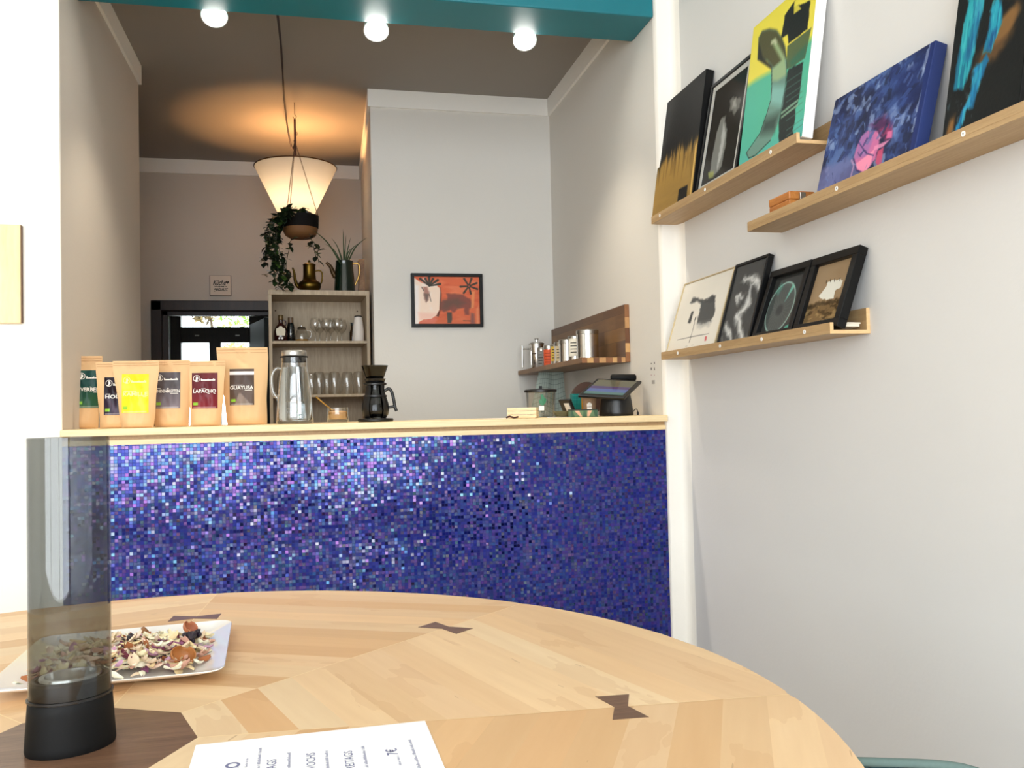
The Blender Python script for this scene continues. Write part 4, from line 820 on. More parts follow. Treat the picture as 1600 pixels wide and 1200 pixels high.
# till
BX, BY = at(963, 647, y=3.15).x, 3.15
til = thing('till', 'black till with conical base and tilted colour-striped touch screen', 'till', (BX, BY, CT+.0004)); o_ = Vector((BX, BY, CT+.0004))
MB().lathe([(0, 0), (.062, 0), (.064, .003), (.0635, .015), (.0585, .055), (.054, .078), (0, .078)], 56).build('base', M['black'], til, smooth=40)
BLc, BRc, TLc = at(903, 617, y=3.10), at(976, 621, y=3.07), at(933, 591, y=3.21)
TRc = BRc+TLc-BLc
BLc, BRc, TLc, TRc = (p-o_ for p in (BLc, BRc, TLc, TRc)); nr = (BRc-BLc).cross(TLc-BLc).normalized()
def scr(u, v, d=0): return (BLc*(1-u)*(1-v)+BRc*u*(1-v)+TLc*(1-u)*v+TRc*u*v)+nr*d
b = MB(); pp = [scr(*q) for q in ((0, 0), (1, 0), (1, 1), (0, 1))]; b.add([p-nr*.012 for p in pp]+pp, [(3, 2, 1, 0), (4, 5, 6, 7)]+[(i, (i+1) % 4, 4+(i+1) % 4, 4+i) for i in range(4)]); b.build('tablet', M['black'], til, bevel=.003)
A = Art(60, 40, '4f4c38', 1.8); A.lay((.56-A.v)/.02, '3a2455'); A.lay((.38-A.v)/.02, '3c4f82'); A.lay((.18-A.v)/.02, '3a605c'); A.lay((A.n(6, 2, 3)-.5), '6a6850', .3)
em = NT('touch_screen'); av = em.n('Attribute'); av.attribute_name = 'Col'; em.set(Base_Color=(.02, .02, .02, 1), Roughness=.08, Emission_Strength=.9); em.t.links.new(av.outputs['Color'], em.p.inputs['Emission Color'])
A.mesh(scr(.07, .10, .0008), scr(.92, .10, .0008), scr(.07, .92, .0008), scr(.92, .92, .0008)).build('screen', em.m, til, col=A.rgba())
r0, r1 = at(954, 590.5, y=3.222)-o_, at(994, 590, y=3.20)-o_
MB().tube([r0, r0.lerp(r1, .05), r0.lerp(r1, .95), r1], [.009, .0135, .0135, .009], 16).build('rear_scanner', M['black_matt'], til, smooth=50)
MB().tube([(.012, .02, .06), scr(.5, .5, -.030)], [.030, .024], 16).build('neck', M['black'], til, smooth=50)
V2, F2 = fit_text('ready2order', -.008, .033, .0062, bold=.015); b = MB(); ang0 = -1.87
def cone(x, z): r = .0638-(z/.078)*.0092+.0006; return (r*math.cos(ang0+x/r), r*math.sin(ang0+x/r), z)
b.add([cone(x, y+.0185) for x, y in V2], F2)
for ring_ in ([(-.022, .0165), (-.012, .0165), (-.012, .0265), (-.022, .0265)],):
    i_ = [(-.0208, .0177), (-.0132, .0177), (-.0132, .0253), (-.0208, .0253)]; b.add([cone(*p) for p in ring_+i_], [(k, (k+1) % 4, 4+(k+1) % 4, 4+k) for k in range(4)])
b.add([cone(*p) for p in ((-.0185, .0205), (-.0155, .0205), (-.0155, .0225), (-.0185, .0225))], [(0, 1, 2, 3)])
b.build('lettering', plain('till_print', 'e8e8e8', .5), til)
c_ = [Vector((.062, -.01, .012)), Vector((.070, -.012, .022)), Vector((.077, -.014, .022)), Vector((.080, -.014, .012))]
MB().tube(smooth_path(c_, 6), .0018, 8).build('cable', M['black'], til, smooth=60); MB().box(.0765, -.0165, .0015, .0835, -.0115, .013).build('plug', M['black'], til, bevel=.001)
# wall stickers beside the till
wd_ = thing('wall_stickers', 'six tiny dark pictogram stickers and a grey tag on the recess wall above the till', 'stickers', (XR-.0006, at(1020, 580, x=XR).y, at(1020, 580, x=XR).z))
for i, (u, v, w2, h2) in enumerate(((1017.5, 568, .010, .008), (1022.5, 567, .010, .014), (1017.5, 576, .010, .018), (1022.5, 576, .010, .018), (1017.5, 586, .009, .008), (1022.5, 586, .008, .008))):
    p = at(u, v, x=XR-.0006); o3 = Vector((0, p.y-wd_.location.y, p.z-wd_.location.z)); h2 *= .6; w2 *= .9
    sh_ = [(-.5, -.5), (.5, -.5), (.35, .1), (.5, .5), (0, .35), (-.5, .5), (-.3, 0)] if i % 2 else [(-.4, -.5), (.4, -.5), (.5, .2), (.1, .5), (-.5, .3)]
    MB().add([(o3.x, o3.y+a_*w2, o3.z+c*h2) for a_, c in sh_], [tuple(range(len(sh_)))]).build('pictogram', plain('sticker_ink%d' % i, '4a4548' if i < 4 else 'b58e92', .7), wd_)
p = at(1021, 597, x=XR-.0006)
MB().box(-.0008, p.y-.014-wd_.location.y, p.z-.007-wd_.location.z, .0, p.y+.014-wd_.location.y, p.z+.007-wd_.location.z).build('grey_tag', plain('grey_tag', 'a9a4a0', .5), wd_)
# ------------------------------------------------------------------ bookcase and what stands in it
BY0 = 4.62; pL = at(418.4, 451.3, y=BY0); BW, BD, BH = .508, .30, 1.836; RZ = .045
bc = thing('bookcase', 'open grey-oak bookcase with drinkware, standing behind the bar beside the chimney', 'bookcase', (pL.x+.002, BY0, 0), RZ)
bt = .016
MB().box(0, 0, 0, bt, BD, BH-.025).build('side_panel', M['grey_oak'], bc, bevel=.0008); MB().box(BW-bt, 0, 0, BW, BD, BH-.025).build('side_panel', M['grey_oak'], bc, bevel=.0008)
MB().box(-.001, -.002, BH-.025, BW+.001, BD, BH).build('top_board', M['grey_oak'], bc, bevel=.0008)
MB().box(bt, BD-.012, .05, BW-bt, BD-.002, BH-.025).build('back_panel', M['grey_oak'], bc)
SZ = (1.5755, 1.300, .98, .62, .06)
for z in SZ: MB().box(bt+.0003, .003, z-.0135, BW-bt-.0003, BD-.0125, z).build('shelf_board', M['grey_oak'], bc, bevel=.0008)
b = MB()
for xx in (bt+.02, BW-bt-.02): b.lathe([(0, 0), (.004, 0)], 12, mat=Matrix.Translation((xx, BD-.0125, BH-.075)) @ Matrix.Rotation(math.pi/2, 4, 'X'))
b.build('screw_holes', plain('hole_brown', '4a3826', .8), bc)
MC = Matrix.Translation(bc.location) @ Matrix.Rotation(RZ, 4, 'Z')
def inshelf(u, dy, z):
    """point on a shelf: pixel column u, dy behind the shelf front"""
    p = at(u, 560, y=BY0+dy); l = p.x-bc.location.x; return (p.x, BY0+dy+l*math.sin(RZ), z+.0004)
t = thing('syrup_bottle', 'squat dark red syrup bottle with cream label, leftmost in the bookcase', 'bottle', inshelf(439.5, .07, SZ[0]))
MB().lathe([(0, .001), (.028, .001), (.033, .006), (.0345, .03), (.0335, .055), (.026, .078), (.014, .09), (.0115, .098), (.0115, .118)], 40, sx=1, sy=.75).build('bottle_glass', plain('dark_red_syrup', '2a0808', .08, Coat_Weight=.6), t, smooth=50)
MB().lathe([(.0125, .112), (.0135, .114), (.0135, .135), (.012, .138), (0, .138)], 24).build('cap', plain('dull_gold_cap', '6a5434', .4, .5), t, smooth=40)
b = MB(); n = 16
poly = [(-.020, .03), (.020, .03), (.024, .05), (.022, .066), (.010, .070), (.006, .078), (-.006, .078), (-.010, .070), (-.022, .066), (-.024, .05)]
b.add([(x, -.0289*math.cos(x/.045)-.0008, z) for x, z in poly], [tuple(range(len(poly)))]); b.build('label', plain('cream_label', 'd8cfb8', .6), t)
b = MB()
for x in (-.007, .007): b.lathe([(0, -.001), (.0055, -.001), (.005, .001), (0, .001)], 12, mat=Matrix.Translation((x, -.0286, .016)) @ Matrix.Rotation(math.pi/2, 4, 'X'))
b.build('seal_dots', M['white'], t)
MB().tube([(.013, 0, .112), (.024, 0, .108), (.026, 0, .092), (.022, 0, .082)], .0035, 8).build('handle', plain('syrup_handle', '35100e', .1), t, smooth=50)
t = thing('dark_bottle', 'slim black flask with brown cap beside the syrup bottle', 'bottle', inshelf(455, .08, SZ[0]))
MB().lathe([(0, .001), (.018, .001), (.02, .005), (.0195, .07), (.0165, .09), (.0135, .10)], 32).build('body', plain('near_black_glass', '08090a', .08), t, smooth=50)
MB().lathe([(.014, .098), (.0145, .126), (0, .127)], 24).build('cap', plain('brown_cap', '5c4630', .45), t, smooth=40)
MB().lathe([(0, 0), (.0042, 0)], 16, mat=Matrix.Translation((0, -.0206, .04)) @ Matrix.Rotation(math.pi/2, 4, 'X')).build('emblem', M['white'], t)
t = thing('glass_teapot', 'small round glass teapot with a little amber tea', 'teapot', inshelf(472, .08, SZ[0]))
MB().lathe([(0, .001), (.030, .001), (.035, .008), (.0345, .03), (.027, .058), (.020, .068)], 36).build('glass_body', M['glass_thin'], t, smooth=50)
MB().lathe([(.021, .067), (.023, .070), (.018, .077), (.005, .079), (.005, .086), (0, .087)], 30).build('lid', M['brushed'], t, smooth=40)
MB().lathe([(0, .004), (.032, .005), (.033, .012), (0, .0125)], 30).build('tea', plain('amber_tea', 'b07a22', .2), t, smooth=50)
MB().tube(smooth_path([(.026, 0, .060), (.045, 0, .055), (.047, 0, .03), (.034, 0, .015)], 5), .003, 8).build('handle', M['glass_thin'], t, smooth=50)
def wineglass():
    t = thing('wine_glass', 'x', 'wine glass', group='stemmed glasses on the upper bookcase shelf')
    MB().lathe([(0, .001), (.025, .001), (.025, .003), (.004, .006), (.0032, .045), (.008, .052), (.024, .068), (.0285, .085), (.0265, .105), (.0225, .122)], 36).build('glass', M['glass_thin'], t, smooth=50); return t
g0 = wineglass()
GL = ['leftmost stemmed glass in the front row of the bookcase', 'middle stemmed glass in the front row of the bookcase', 'rightmost stemmed glass in the front row of the bookcase', 'stemmed glass behind the gap of the left and middle glasses', 'stemmed glass behind the gap of the middle and right glasses', 'stemmed glass at the rear, nearest the white carafe']
for i, (u, dy) in enumerate(((493.5, .06), (511, .06), (528, .06), (500.5, .14), (517.5, .14), (534.5, .14))):
    o = g0 if i == 0 else copy_tree(g0); o.location = inshelf(u, dy, SZ[0]); o['label'] = GL[i]
t = thing('white_carafe', 'tall white stoneware carafe with dark mouth, right end of the upper shelf', 'carafe', inshelf(561, .08, SZ[0]))
MB().lathe([(0, .001), (.028, .001), (.030, .004), (.0295, .06), (.025, .10), (.0205, .128), (.0195, .131)], 40).build('carafe_body', plain('white_stoneware', 'e3d9cf', .5, vary=.04), t, smooth=50)
MB().lathe([(.0195, .131), (.0205, .135), (.019, .1375), (0, .136)], 28).build('stopper', M['black_matt'], t, smooth=40)
t = thing('brown_bottle', 'dark brown bottle half hidden behind the white carafe', 'bottle', inshelf(552, .19, SZ[0]))
MB().lathe([(0, .001), (.017, .001), (.018, .005), (.017, .06), (.010, .078), (.009, .10)], 28).build('body', plain('brown_glass', '3a2412', .1), t, smooth=50); MB().lathe([(.0095, .095), (.011, .097), (.011, .112), (0, .113)], 20).build('cap', M['black'], t, smooth=40)
def tumbler():
    t = thing('tumbler', 'x', 'tumbler', group='upturned tumblers on the middle bookcase shelf')
    MB().lathe([(.030, .0), (.0312, .002), (.0305, .08), (.027, .108), (.022, .1165), (0, .117)], 36).build('glass', M['glass_thin'], t, smooth=50); return t
t0 = tumbler()
TL_ = ['upturned tumbler at the left end of the shelf, partly behind the pitcher', 'upturned tumbler just right of the pitcher', 'second front tumbler right of the pitcher, upturned', 'third front tumbler right of the pitcher, upturned', 'upturned tumbler standing apart near the coffee maker', 'rear upturned tumbler seen beside the pitcher edge', 'rear upturned tumbler between the front glasses']
for i, (u, dy) in enumerate(((442, .09), (498, .05), (522, .05), (542, .08), (560, .055), (486, .14), (510, .16))):
    o = t0 if i == 0 else copy_tree(t0); o.location = inshelf(u, dy, SZ[1]); o['label'] = TL_[i]
# on top of the bookcase
def ontop(u, dy): p = inshelf(u, dy, BH); return p
s = 4.75/1380*.985/3.637
t = thing('brass_coffee_pot', 'tarnished brass coffee pot with slender spout on top of the bookcase', 'coffee pot', ontop(485.5, .13))
MB().lathe([(0, .001), (.040, .001), (.046, .006), (.058, .03), (.0605, .045), (.054, .058), (.040, .066), (.0345, .076), (.032, .10), (.0315, .145), (.033, .148)], 44).build('pot_body', M['brass'], t, smooth=50)
MB().lathe([(.033, .148), (.034, .152), (.024, .159), (.007, .163), (.0075, .171), (.004, .176), (0, .177)], 30).build('lid', M['brass'], t, smooth=40)
MB().tube(smooth_path([(-.050, 0, .03), (-.066, 0, .046), (-.074, 0, .075), (-.078, 0, .11), (-.086, 0, .135)], 6), [.012-.0075*i/24 for i in range(25)], 12).build('spout', M['brass'], t, smooth=60)
MB().tube(smooth_path([(.031, 0, .118), (.05, 0, .121), (.064, 0, .112), (.066, 0, .085), (.062, 0, .06), (.056, 0, .05)], 6), .0042, 10).build('handle', M['brass'], t, smooth=60)
t = thing('enamel_coffee_pot', 'dark green enamel coffee pot used as planter on top of the bookcase', 'coffee pot', ontop(540.5, .13))
MB().lathe([(0, .001), (.055, .001), (.0575, .004), (.056, .02), (.052, .08), (.046, .15), (.0445, .172), (.046, .175), (.044, .1755), (.0425, .172), (.0425, .16), (0, .16)], 44).build('pot_body', plain('dark_green_enamel', '071a10', .12, Coat_Weight=.6), t, smooth=40)
MB().tube(smooth_path([(-.046, 0, .09), (-.060, 0, .115), (-.072, 0, .145), (-.094, 0, .166)], 6), [.016-.009*i/18 for i in range(19)], 12).build('spout', plain('bronze_enamel', '4a3418', .3, .5), t, smooth=60)
MB().tube(smooth_path([(.043, 0, .160), (.062, 0, .164), (.078, 0, .155), (.080, 0, .12), (.072, 0, .085), (.054, 0, .045)], 6), .0048, 10).build('handle', M['gold'], t, smooth=60)
t2 = thing('spider_plant', 'spiky green plant growing out of the green enamel pot', 'plant', Vector(t.location)+Vector((0, 0, .161)))
b = MB(); o_ = t2.location
for tip, wd in (((485, 356), .010), ((536, 357), .010), ((548, 371), .008), ((573.5, 371), .009), ((527, 384), .007), ((559, 381), .008), ((518, 372), .008), ((541, 366), .007), ((550, 388), .007), ((507, 381), .007)):
    p1 = at(*tip, y=t2.location.y-(.18 if tip[1] == 356 else .03-.05*random.random()))-o_; mid = p1*.5+Vector((0, 0, .018 if abs(p1.x) > .04 else .0)); P = smooth_path([(p1.x*.1, p1.y*.2, -.01), mid, p1], 8); n = len(P)
    side = Vector((p1.z, 0, -p1.x)).normalized(); side = (side+Vector((0, .5, 0))).normalized(); vs_ = []
    for i, p in enumerate(P): w2 = wd*.5*(1-(i/(n-1))**2.2)*min(1, .5+i/6); vs_ += [p-side*w2, p+Vector((0, -.0015, -.001)), p+side*w2]
    b.add(vs_, [(3*i+k, 3*i+k+1, 3*i+k+4, 3*i+k+3) for i in range(n-1) for k in (0, 1)])
b.build('leaves', plain('spider_leaf', '2c4220', .5, vary=.4, scale=40), t2, smooth=60)
p = inshelf(567, .20, BH); tag(MB().box(-.015, -.03, 0, .015, .03, .195).build('plank_offcut', M['reclaimed'], loc=p, rot=(0, 0, RZ), bevel=.001), 'upright brown wooden plank at the right end of the bookcase top', 'plank')
# ------------------------------------------------------------------ reclaimed wood wall shelf with tins
wy0, wy1 = at(985, 556, x=XR).y, 4.455; wx = at(908.8, 555.8, y=wy0).x
ws = thing('wall_shelf', 'reclaimed brown wooden wall shelf with tall back board, right of the bar', 'wall shelf', (XR-.0005, (wy0+wy1)/2, 1.40)); hl = (wy1-wy0)/2
def block_wood():
    t = NT('teak_blocks'); v = t.n('TexBrick'); v.offset = .5; t.put(v.inputs['Vector'], t.vmath('MULTIPLY', t.n('CombineXYZ').outputs[0], (1, 1, 1)))
    o = t.obj(); sp = t.n('SeparateXYZ'); t.put(sp.inputs[0], o); cb = t.n('CombineXYZ'); t.put(cb.inputs[0], sp.outputs[1]); t.put(cb.inputs[1], t.math('ADD', sp.outputs[2], t.math('MULTIPLY', sp.outputs[0], .6)))
    t.t.links.new(cb.outputs[0], v.inputs['Vector']); v.inputs['Scale'].default_value = 1; v.inputs['Brick Width'].default_value = .30; v.inputs['Row Height'].default_value = .055; v.inputs['Mortar Size'].default_value = .0006
    v.inputs['Color1'].default_value = (*lin('664629'), 1); v.inputs['Color2'].default_value = (*lin('926a3a'), 1); v.inputs['Mortar'].default_value = (*lin('3a2414'), 1)
    g = t.noise(t.vmath('MULTIPLY', o, (60, 7, 60)), 1, 4); t.set(Base_Color=t.mix(t.math('MULTIPLY', g, .55), v.outputs[0], lin('3d2514')+(1,)), Roughness=.45); t.bump(g, .1, .002); return t.m
M['teak'] = block_wood()
MB().box(-.02, -hl, -.02, 0, hl, .212).build('back_board', M['teak'], ws, bevel=.0015)
MB().box(wx-XR, -hl, -.022, -.0203, hl, 0).build('shelf_board', M['teak'], ws, bevel=.0015)
b = MB(); rs_ = random.Random(3); eg = []
x = wx-XR+.001
M['endgrain'] = [plain('end_grain_%d' % i, c, .55, vary=.15, scale=60) for i, c in enumerate(('8a5a34', 'c79a62', '6a4226', 'b98a58'))]
bb = MB(); i = 0
while x < -.022:
    w_ = min(rs_.uniform(.018, .034), -.0205-x); bb.cur = i % 4; bb.box(x, -hl-.0012, -.021, x+w_-.0006, -hl-.0002, -.001); x += w_; i += 1
z = -.018
while z < .208:
    h_ = min(rs_.uniform(.03, .06), .211-z); bb.cur = i % 4; bb.box(-.0195, -hl-.0012, z, -.0008, -hl-.0002, z+h_-.0006); z += h_; i += 1
bb.build('end_grain', M['endgrain'], ws)
SX = 1.135
def canister(u, r, h, label, tagc=None, art=None, x=SX, lidh=.018):
    p = at(u, 540, x=x); t = thing('steel_canister', label, 'canister', (x, p.y, 1.4004), group='steel canisters on the wooden wall shelf')
    MB().lathe([(0, 0), (r, 0), (r, h-lidh)], 40).build('can_body', M['steel'], t, smooth=40)
    MB().lathe([(r*1.0, h-lidh), (r*1.04, h-lidh+.001), (r*1.04, h-.002), (r*.97, h), (0, h)], 40).build('lid', M['brushed'], t, smooth=40)
    if tagc:
        a_ = -1.92; z0, z1, hw = art; b = MB(); arc(b, [(r*1.05, z0), (r*1.05, z1)], a_-hw, a_+hw, 12); b.build('paper_label', plain('can_label_'+tagc, tagc, .65, vary=.12, scale=160), t)
        bb = MB()
        for k in range(4):
            zz = z0+(z1-z0)*(.2+.18*k); arc(bb, [(r*1.06, zz), (r*1.06, zz+.004)], a_-hw*.7, a_+hw*(.2+.15*(k % 3)), 8)
        bb.build('label_writing', plain('can_writing_'+tagc, '3a3530' if tagc != 'd4552c' else '9c3516', .7), t)
    return t
canister(918, .046, .128, 'large plain steel canister at the near end of the wall shelf')
canister(899, .032, .118, 'steel canister with white paper label, next to the large plain one', 'e8e2d2', (.028, .105, .9))
canister(887, .040, .112, 'plain steel canister behind the white-labelled one')
canister(876.5, .032, .110, 'steel canister with cream label', 'cbb994', (.02, .09, .8))
canister(869, .029, .106, 'steel canister with yellow label', 'd6b04a', (.025, .095, .95))
canister(857.5, .0265, .104, 'steel canister with orange-red label', 'd4552c', (.006, .084, 1.1), x=1.112)
mug = canister(845.5, .022, .108, 'narrow steel jug with rod handle and speckled grey label beside the orange-red label', '8f8b86', (.01, .090, .9), x=1.125)
b = MB(); b.tube([(-.026, 0, .080), (-.052, 0, .080)], .004); b.tube([(-.052, 0, .090), (-.052, 0, .022)], .005, 10); b.build('handle', M['steel'], mug, smooth=60)
def press(u, label, x, h):
    p = at(u, 545, x=x); t = thing('steel_press_pot', label, 'press pot', (x, p.y, 1.4004))
    MB().lathe([(0, 0), (.036, 0), (.037, .002), (.037, h)], 40).build('pot_body', M['steel'], t, smooth=40)
    MB().lathe([(.037, h), (.039, h+.001), (.038, h+.008), (.02, h+.014), (0, h+.015)], 40).build('lid', M['brushed'], t, smooth=40)
    MB().tube([(0, 0, h+.012), (0, 0, h+.030)], .003).build('plunger_rod', M['steel'], t); MB().tube([(-.010, 0, h+.030), (.010, 0, h+.030)], .0045, 10).build('plunger_knob', M['steel'], t, smooth=60)
    b = MB(); b.tube([(-.036, 0, h*.84), (-.076, 0, h*.84)], .0042); b.tube([(-.076, 0, h*.96), (-.076, 0, h*.12)], .0055, 10); b.build('handle', M['steel'], t, smooth=60)
    return t
press(838.5, 'steel press pot with long rod handle at the far end of the wall shelf', 1.118, .128)
# ------------------------------------------------------------------ pictures and sign
x0, x1, z0, z1 = .492, .860, 1.628, 1.902
t = thing('framed_painting', 'black framed orange painting with dark palm shapes, hanging above the bar', 'picture', ((x0+x1)/2, 4.4695, z0)); wd, hh = x1-x0, z1-z0
A = Art(150, 115, 'dd6c48', wd/hh); q = homog([(160, 1050), (1365, 1045), (150, 150), (1355, 160)])
A.lay((A.n(4, 14, 5)-.45)*3, 'c9553a', .6); A.lay((A.n(3, 9, 7)-.55)*4, 'ec8a62', .6); A.lay((.35-A.v)*1.4, 'b4694a', .6)
A.poly(q((760, 480), (900, 470), (1060, 500), (1180, 570), (1250, 700), (1230, 750), (1170, 760), (1160, 880), (1080, 870), (1070, 740), (960, 760), (880, 830), (820, 780), (700, 830), (650, 790), (640, 640), (700, 600), (760, 590)), '7d4a44', .85, .03, .03, 3); A.poly(q((680, 600), (960, 560), (1090, 650), (960, 740), (880, 700), (740, 780), (660, 760)), '5d5146', .6, .1, .06, 4)
A.poly(q((755, 830), (845, 830), (850, 960), (830, 1030), (765, 1030)), '4a4740', .95, .02); A.poly(q((1200, 840), (1260, 850), (1270, 1045), (1190, 1045)), '7a5250', .85, .03); A.poly(q((1220, 430), (1275, 430), (1255, 740), (1200, 760)), 'e8935f', .9, .02); A.poly(q((1300, 760), (1340, 700), (1350, 1045), (1300, 1045)), 'ef9a70', .7, .03)
A.poly(q((150, 170), (240, 240), (330, 290), (580, 330), (625, 370), (638, 450), (615, 780), (560, 880), (470, 950), (330, 960), (240, 1010), (220, 1050), (150, 1050)), 'f7ddc9', 1, .012); A.poly(q((150, 300), (230, 330), (240, 640), (220, 1050), (150, 1050)), 'f4efee', .8, .06); A.lay((A.n(6, 6, 8)-.6)*6*(A.u < .35), 'f6f0ea', .6); A.poly(q((220, 830), (560, 850), (470, 950), (250, 970)), 'f0b9a8', .6, .06)
A.poly(q((240, 1030), (330, 970), (460, 960), (520, 920), (580, 960), (520, 1045)), 'd97a68', .8, .03)
for tx_, ty_ in ((265, 190), (360, 190), (430, 165), (500, 195), (590, 215), (630, 290)): A.stroke(q((430, 330), (tx_, ty_)), [.012, .026], '3c3a33', .95, .012)
for tx_, ty_ in ((1080, 190), (1215, 185), (1310, 270), (1320, 385), (1200, 470), (1070, 460), (1010, 340)): A.stroke(q((1165, 330), (tx_, ty_)), [.014, .022], '3c3a33', .95, .012)
A.ell(*q((1165, 330))[0], .014, .014, 'b05a4a'); A.poly(q((320, 350), (390, 340), (430, 450), (400, 600), (370, 640), (340, 590), (330, 450)), 'a8776a', .9, .03, .04, 6); A.poly(q((335, 470), (420, 480), (400, 610), (370, 635)), '6b5e58', .8, .03)
A.stroke(q((430, 480), (460, 620)), .008, '4b423c', .9); A.stroke(q((290, 350), (330, 420)), .010, '4b423c', .8); A.poly(q((640, 360), (655, 500), (640, 760), (600, 910), (560, 900), (620, 780)), '45302c', .9, .02); A.stroke(q((1060, 985), (1190, 990)), .010, '4a3a34', .9)
fw = .0165; f = MB(); f.box(-wd/2, -.022, 0, wd/2, 0, fw); f.box(-wd/2, -.022, hh-fw, wd/2, 0, hh); f.box(-wd/2, -.022, fw, -wd/2+fw, 0, hh-fw); f.box(wd/2-fw, -.022, fw, wd/2, 0, hh-fw); f.build('frame', M['black_frame'], t, bevel=.001)
A.mesh((-wd/2+fw, -.012, fw), (wd/2-fw, -.012, fw), (-wd/2+fw, -.012, hh-fw), (wd/2-fw, -.012, hh-fw)).build('print', M['art'], t, col=A.rgba())
x0, x1, z0, z1 = -.630, -.4995, 1.966, 2.097; wd = x1-x0
t = thing('wall_sign', 'small square cream sign with black handwriting above the back door', 'sign', ((x0+x1)/2, YB-.0005, (z0+z1)/2))
MB().box(-wd/2, -.014, -wd/2, wd/2, 0, wd/2).build('board', plain('sign_dark_edge', '4a3a2c', .6), t); MB().box(-wd/2+.0025, -.0148, -wd/2+.0035, wd/2-.0025, -.0141, wd/2-.0015).build('face', plain('sign_face', 'd9cbbd', .7), t)
b = MB()
def sg(txt, x0, x1, h, z, sh, bold=.02): V2, F2 = fit_text(txt, x0, x1, h, shear=sh, bold=bold); b.add([(x, -.0156, z+y) for x, y in V2], F2)
sg('Küche', -.045, .034, .034, .002, .35); sg('WIRD', -.038, .038, .0085, -.0105, 0, .03); sg('getanzt', -.042, .046, .030, -.043, .3)
hx, hz = .043, .021; n = 24; b.add([(hx+.011*(.95*math.sin(a)**3), -.0156, hz+.011*(.8125*math.cos(a)-.3125*math.cos(2*a)-.125*math.cos(3*a)-.06*math.cos(4*a))) for a in np.linspace(0, 2*math.pi, n, endpoint=False)], [tuple(range(n))])
b.build('lettering', M['print_black'], t)
p0, p1 = at(29, 350, y=2.976), at(32, 505, y=2.976)
t = thing('wooden_wall_panel', 'pale birch plywood panel hanging on the bright left wall', 'wall panel', (p1.x-.25, YF-.0005, p1.z)); hh = p0.z-p1.z
MB().box(-.25, -.018, 0, .25, 0, hh).build('board', wood('birch_ply', 'f0d096', 'f8e2b4', 2, 3, 6, .5), t, bevel=.004); MB().box(.2495, -.0165, .002, .2515, -.0005, hh-.002).build('dark_edge', plain('ply_edge', '6b4a30', .6), t)
# ------------------------------------------------------------------ round table
TZ = .77; sc_ = (1.2-TZ)/.45; TC = Vector((-.325*sc_, 1.335*sc_, 0)); TR_ = 1.042*sc_; OR = .160*sc_; A0 = math.radians(-4.4)
tb = thing('round_table', 'large round maple table with eight plank segments and dark walnut inlays', 'table', (TC.x, TC.y, 0))
def tabletop():
    b = MB(); cols = []; rs_ = random.Random(5); uv = []; D0 = OR*math.cos(math.pi/8); half = math.tan(math.pi/8); bwid = .062
    palette = [lin(c) for c in ('e8c69a', 'eecfa4', 'e0b98a', 'ebcaa0', 'f2d8b0', 'dcb384', 'ecca9f')]
    for k in range(8):
        bis = A0+math.pi/8+k*math.pi/4; e1 = Vector((math.cos(bis), math.sin(bis), 0)); e2 = Vector((-math.sin(bis), math.cos(bis), 0)); d = D0-.0001; i = 0
        while d < TR_-1e-6:
            d1 = min(D0+(i+1)*bwid, TR_); c = rs_.choice(palette); f_ = rs_.uniform(.93, 1.05); c = tuple(min(1, x*f_) for x in c); tone = rs_.random()
            nsub = 6; ds = [d+(d1-d)*j/nsub for j in range(nsub+1)]
            ext = [min(x*half, math.sqrt(max(TR_**2-x*x, 0))) for x in ds]
            for j in range(nsub):
                P = [e1*ds[j]-e2*ext[j], e1*ds[j+1]-e2*ext[j+1], e1*ds[j+1]+e2*ext[j+1], e1*ds[j]+e2*ext[j]]
                b.add([(p.x, p.y, TZ) for p in P], [(0, 1, 2, 3)]); cols += [(*c, 1)]*4; uv += [(ds[j]+k*3.1+tone*.0, -ext[j]+i*.37), (ds[j+1]+k*3.1, -ext[j+1]+i*.37), (ds[j+1]+k*3.1, ext[j+1]+i*.37), (ds[j]+k*3.1, ext[j]+i*.37)]
            d = d1; i += 1
    t = NT('maple_planks'); a = t.n('Attribute'); a.attribute_name = 'Col'; u = t.n('UVMap'); u.uv_map = 'UVMap'
    g = t.noise(t.vmath('MULTIPLY', u.outputs[0], (45, 3.5, 1)), 1, 4); g2 = t.noise(t.vmath('MULTIPLY', u.outputs[0], (9, 3, 1)), 1, 4); g3 = t.noise(t.vmath('MULTIPLY', u.outputs[0], (70, 9, 1)), 1, 2)
    c = t.mix(t.math('MULTIPLY', g, .35), a.outputs['Color'], lin('b98856')+(1,)); c = t.mix(t.math('MULTIPLY', t.math('GREATER_THAN', g2, .60), .18), c, lin('c08f5e')+(1,)); c = t.mix(t.math('MULTIPLY', t.math('GREATER_THAN', g3, .74), .35), c, lin('8a5c34')+(1,))
    t.set(Base_Color=c, Roughness=.42, Specular_IOR_Level=.3)
    o = b.build('top_planks', t.m, tb, col=np.array(cols)); ul = o.data.uv_layers.new(name='UVMap')
    for p in o.data.polygons:
        for li in p.loop_indices: ul.data[li].uv = uv[o.data.loops[li].vertex_index]
tabletop()
n = 128; rim = [(TR_*math.cos(2*math.pi*i/n), TR_*math.sin(2*math.pi*i/n)) for i in range(n)]
MB().lathe([(0, TZ-.034), (TR_-.008, TZ-.034), (TR_-.001, TZ-.026), (TR_+.0005, TZ-.008), (TR_+.0005, TZ-.002), (TR_-.002, TZ-.0003), (0, TZ-.0003)], 160).build('edge_and_underside', plain('maple_edge', 'd9b07e', .4), tb, smooth=40)
oc = [(OR*math.cos(A0+k*math.pi/4), OR*math.sin(A0+k*math.pi/4)) for k in range(8)]
MB().prism(oc, TZ-.002, TZ+.0004).build('octagon_inlay', M['walnut'], tb)
BTR = .772*sc_; hl_, he, hw = .050, .026, .010
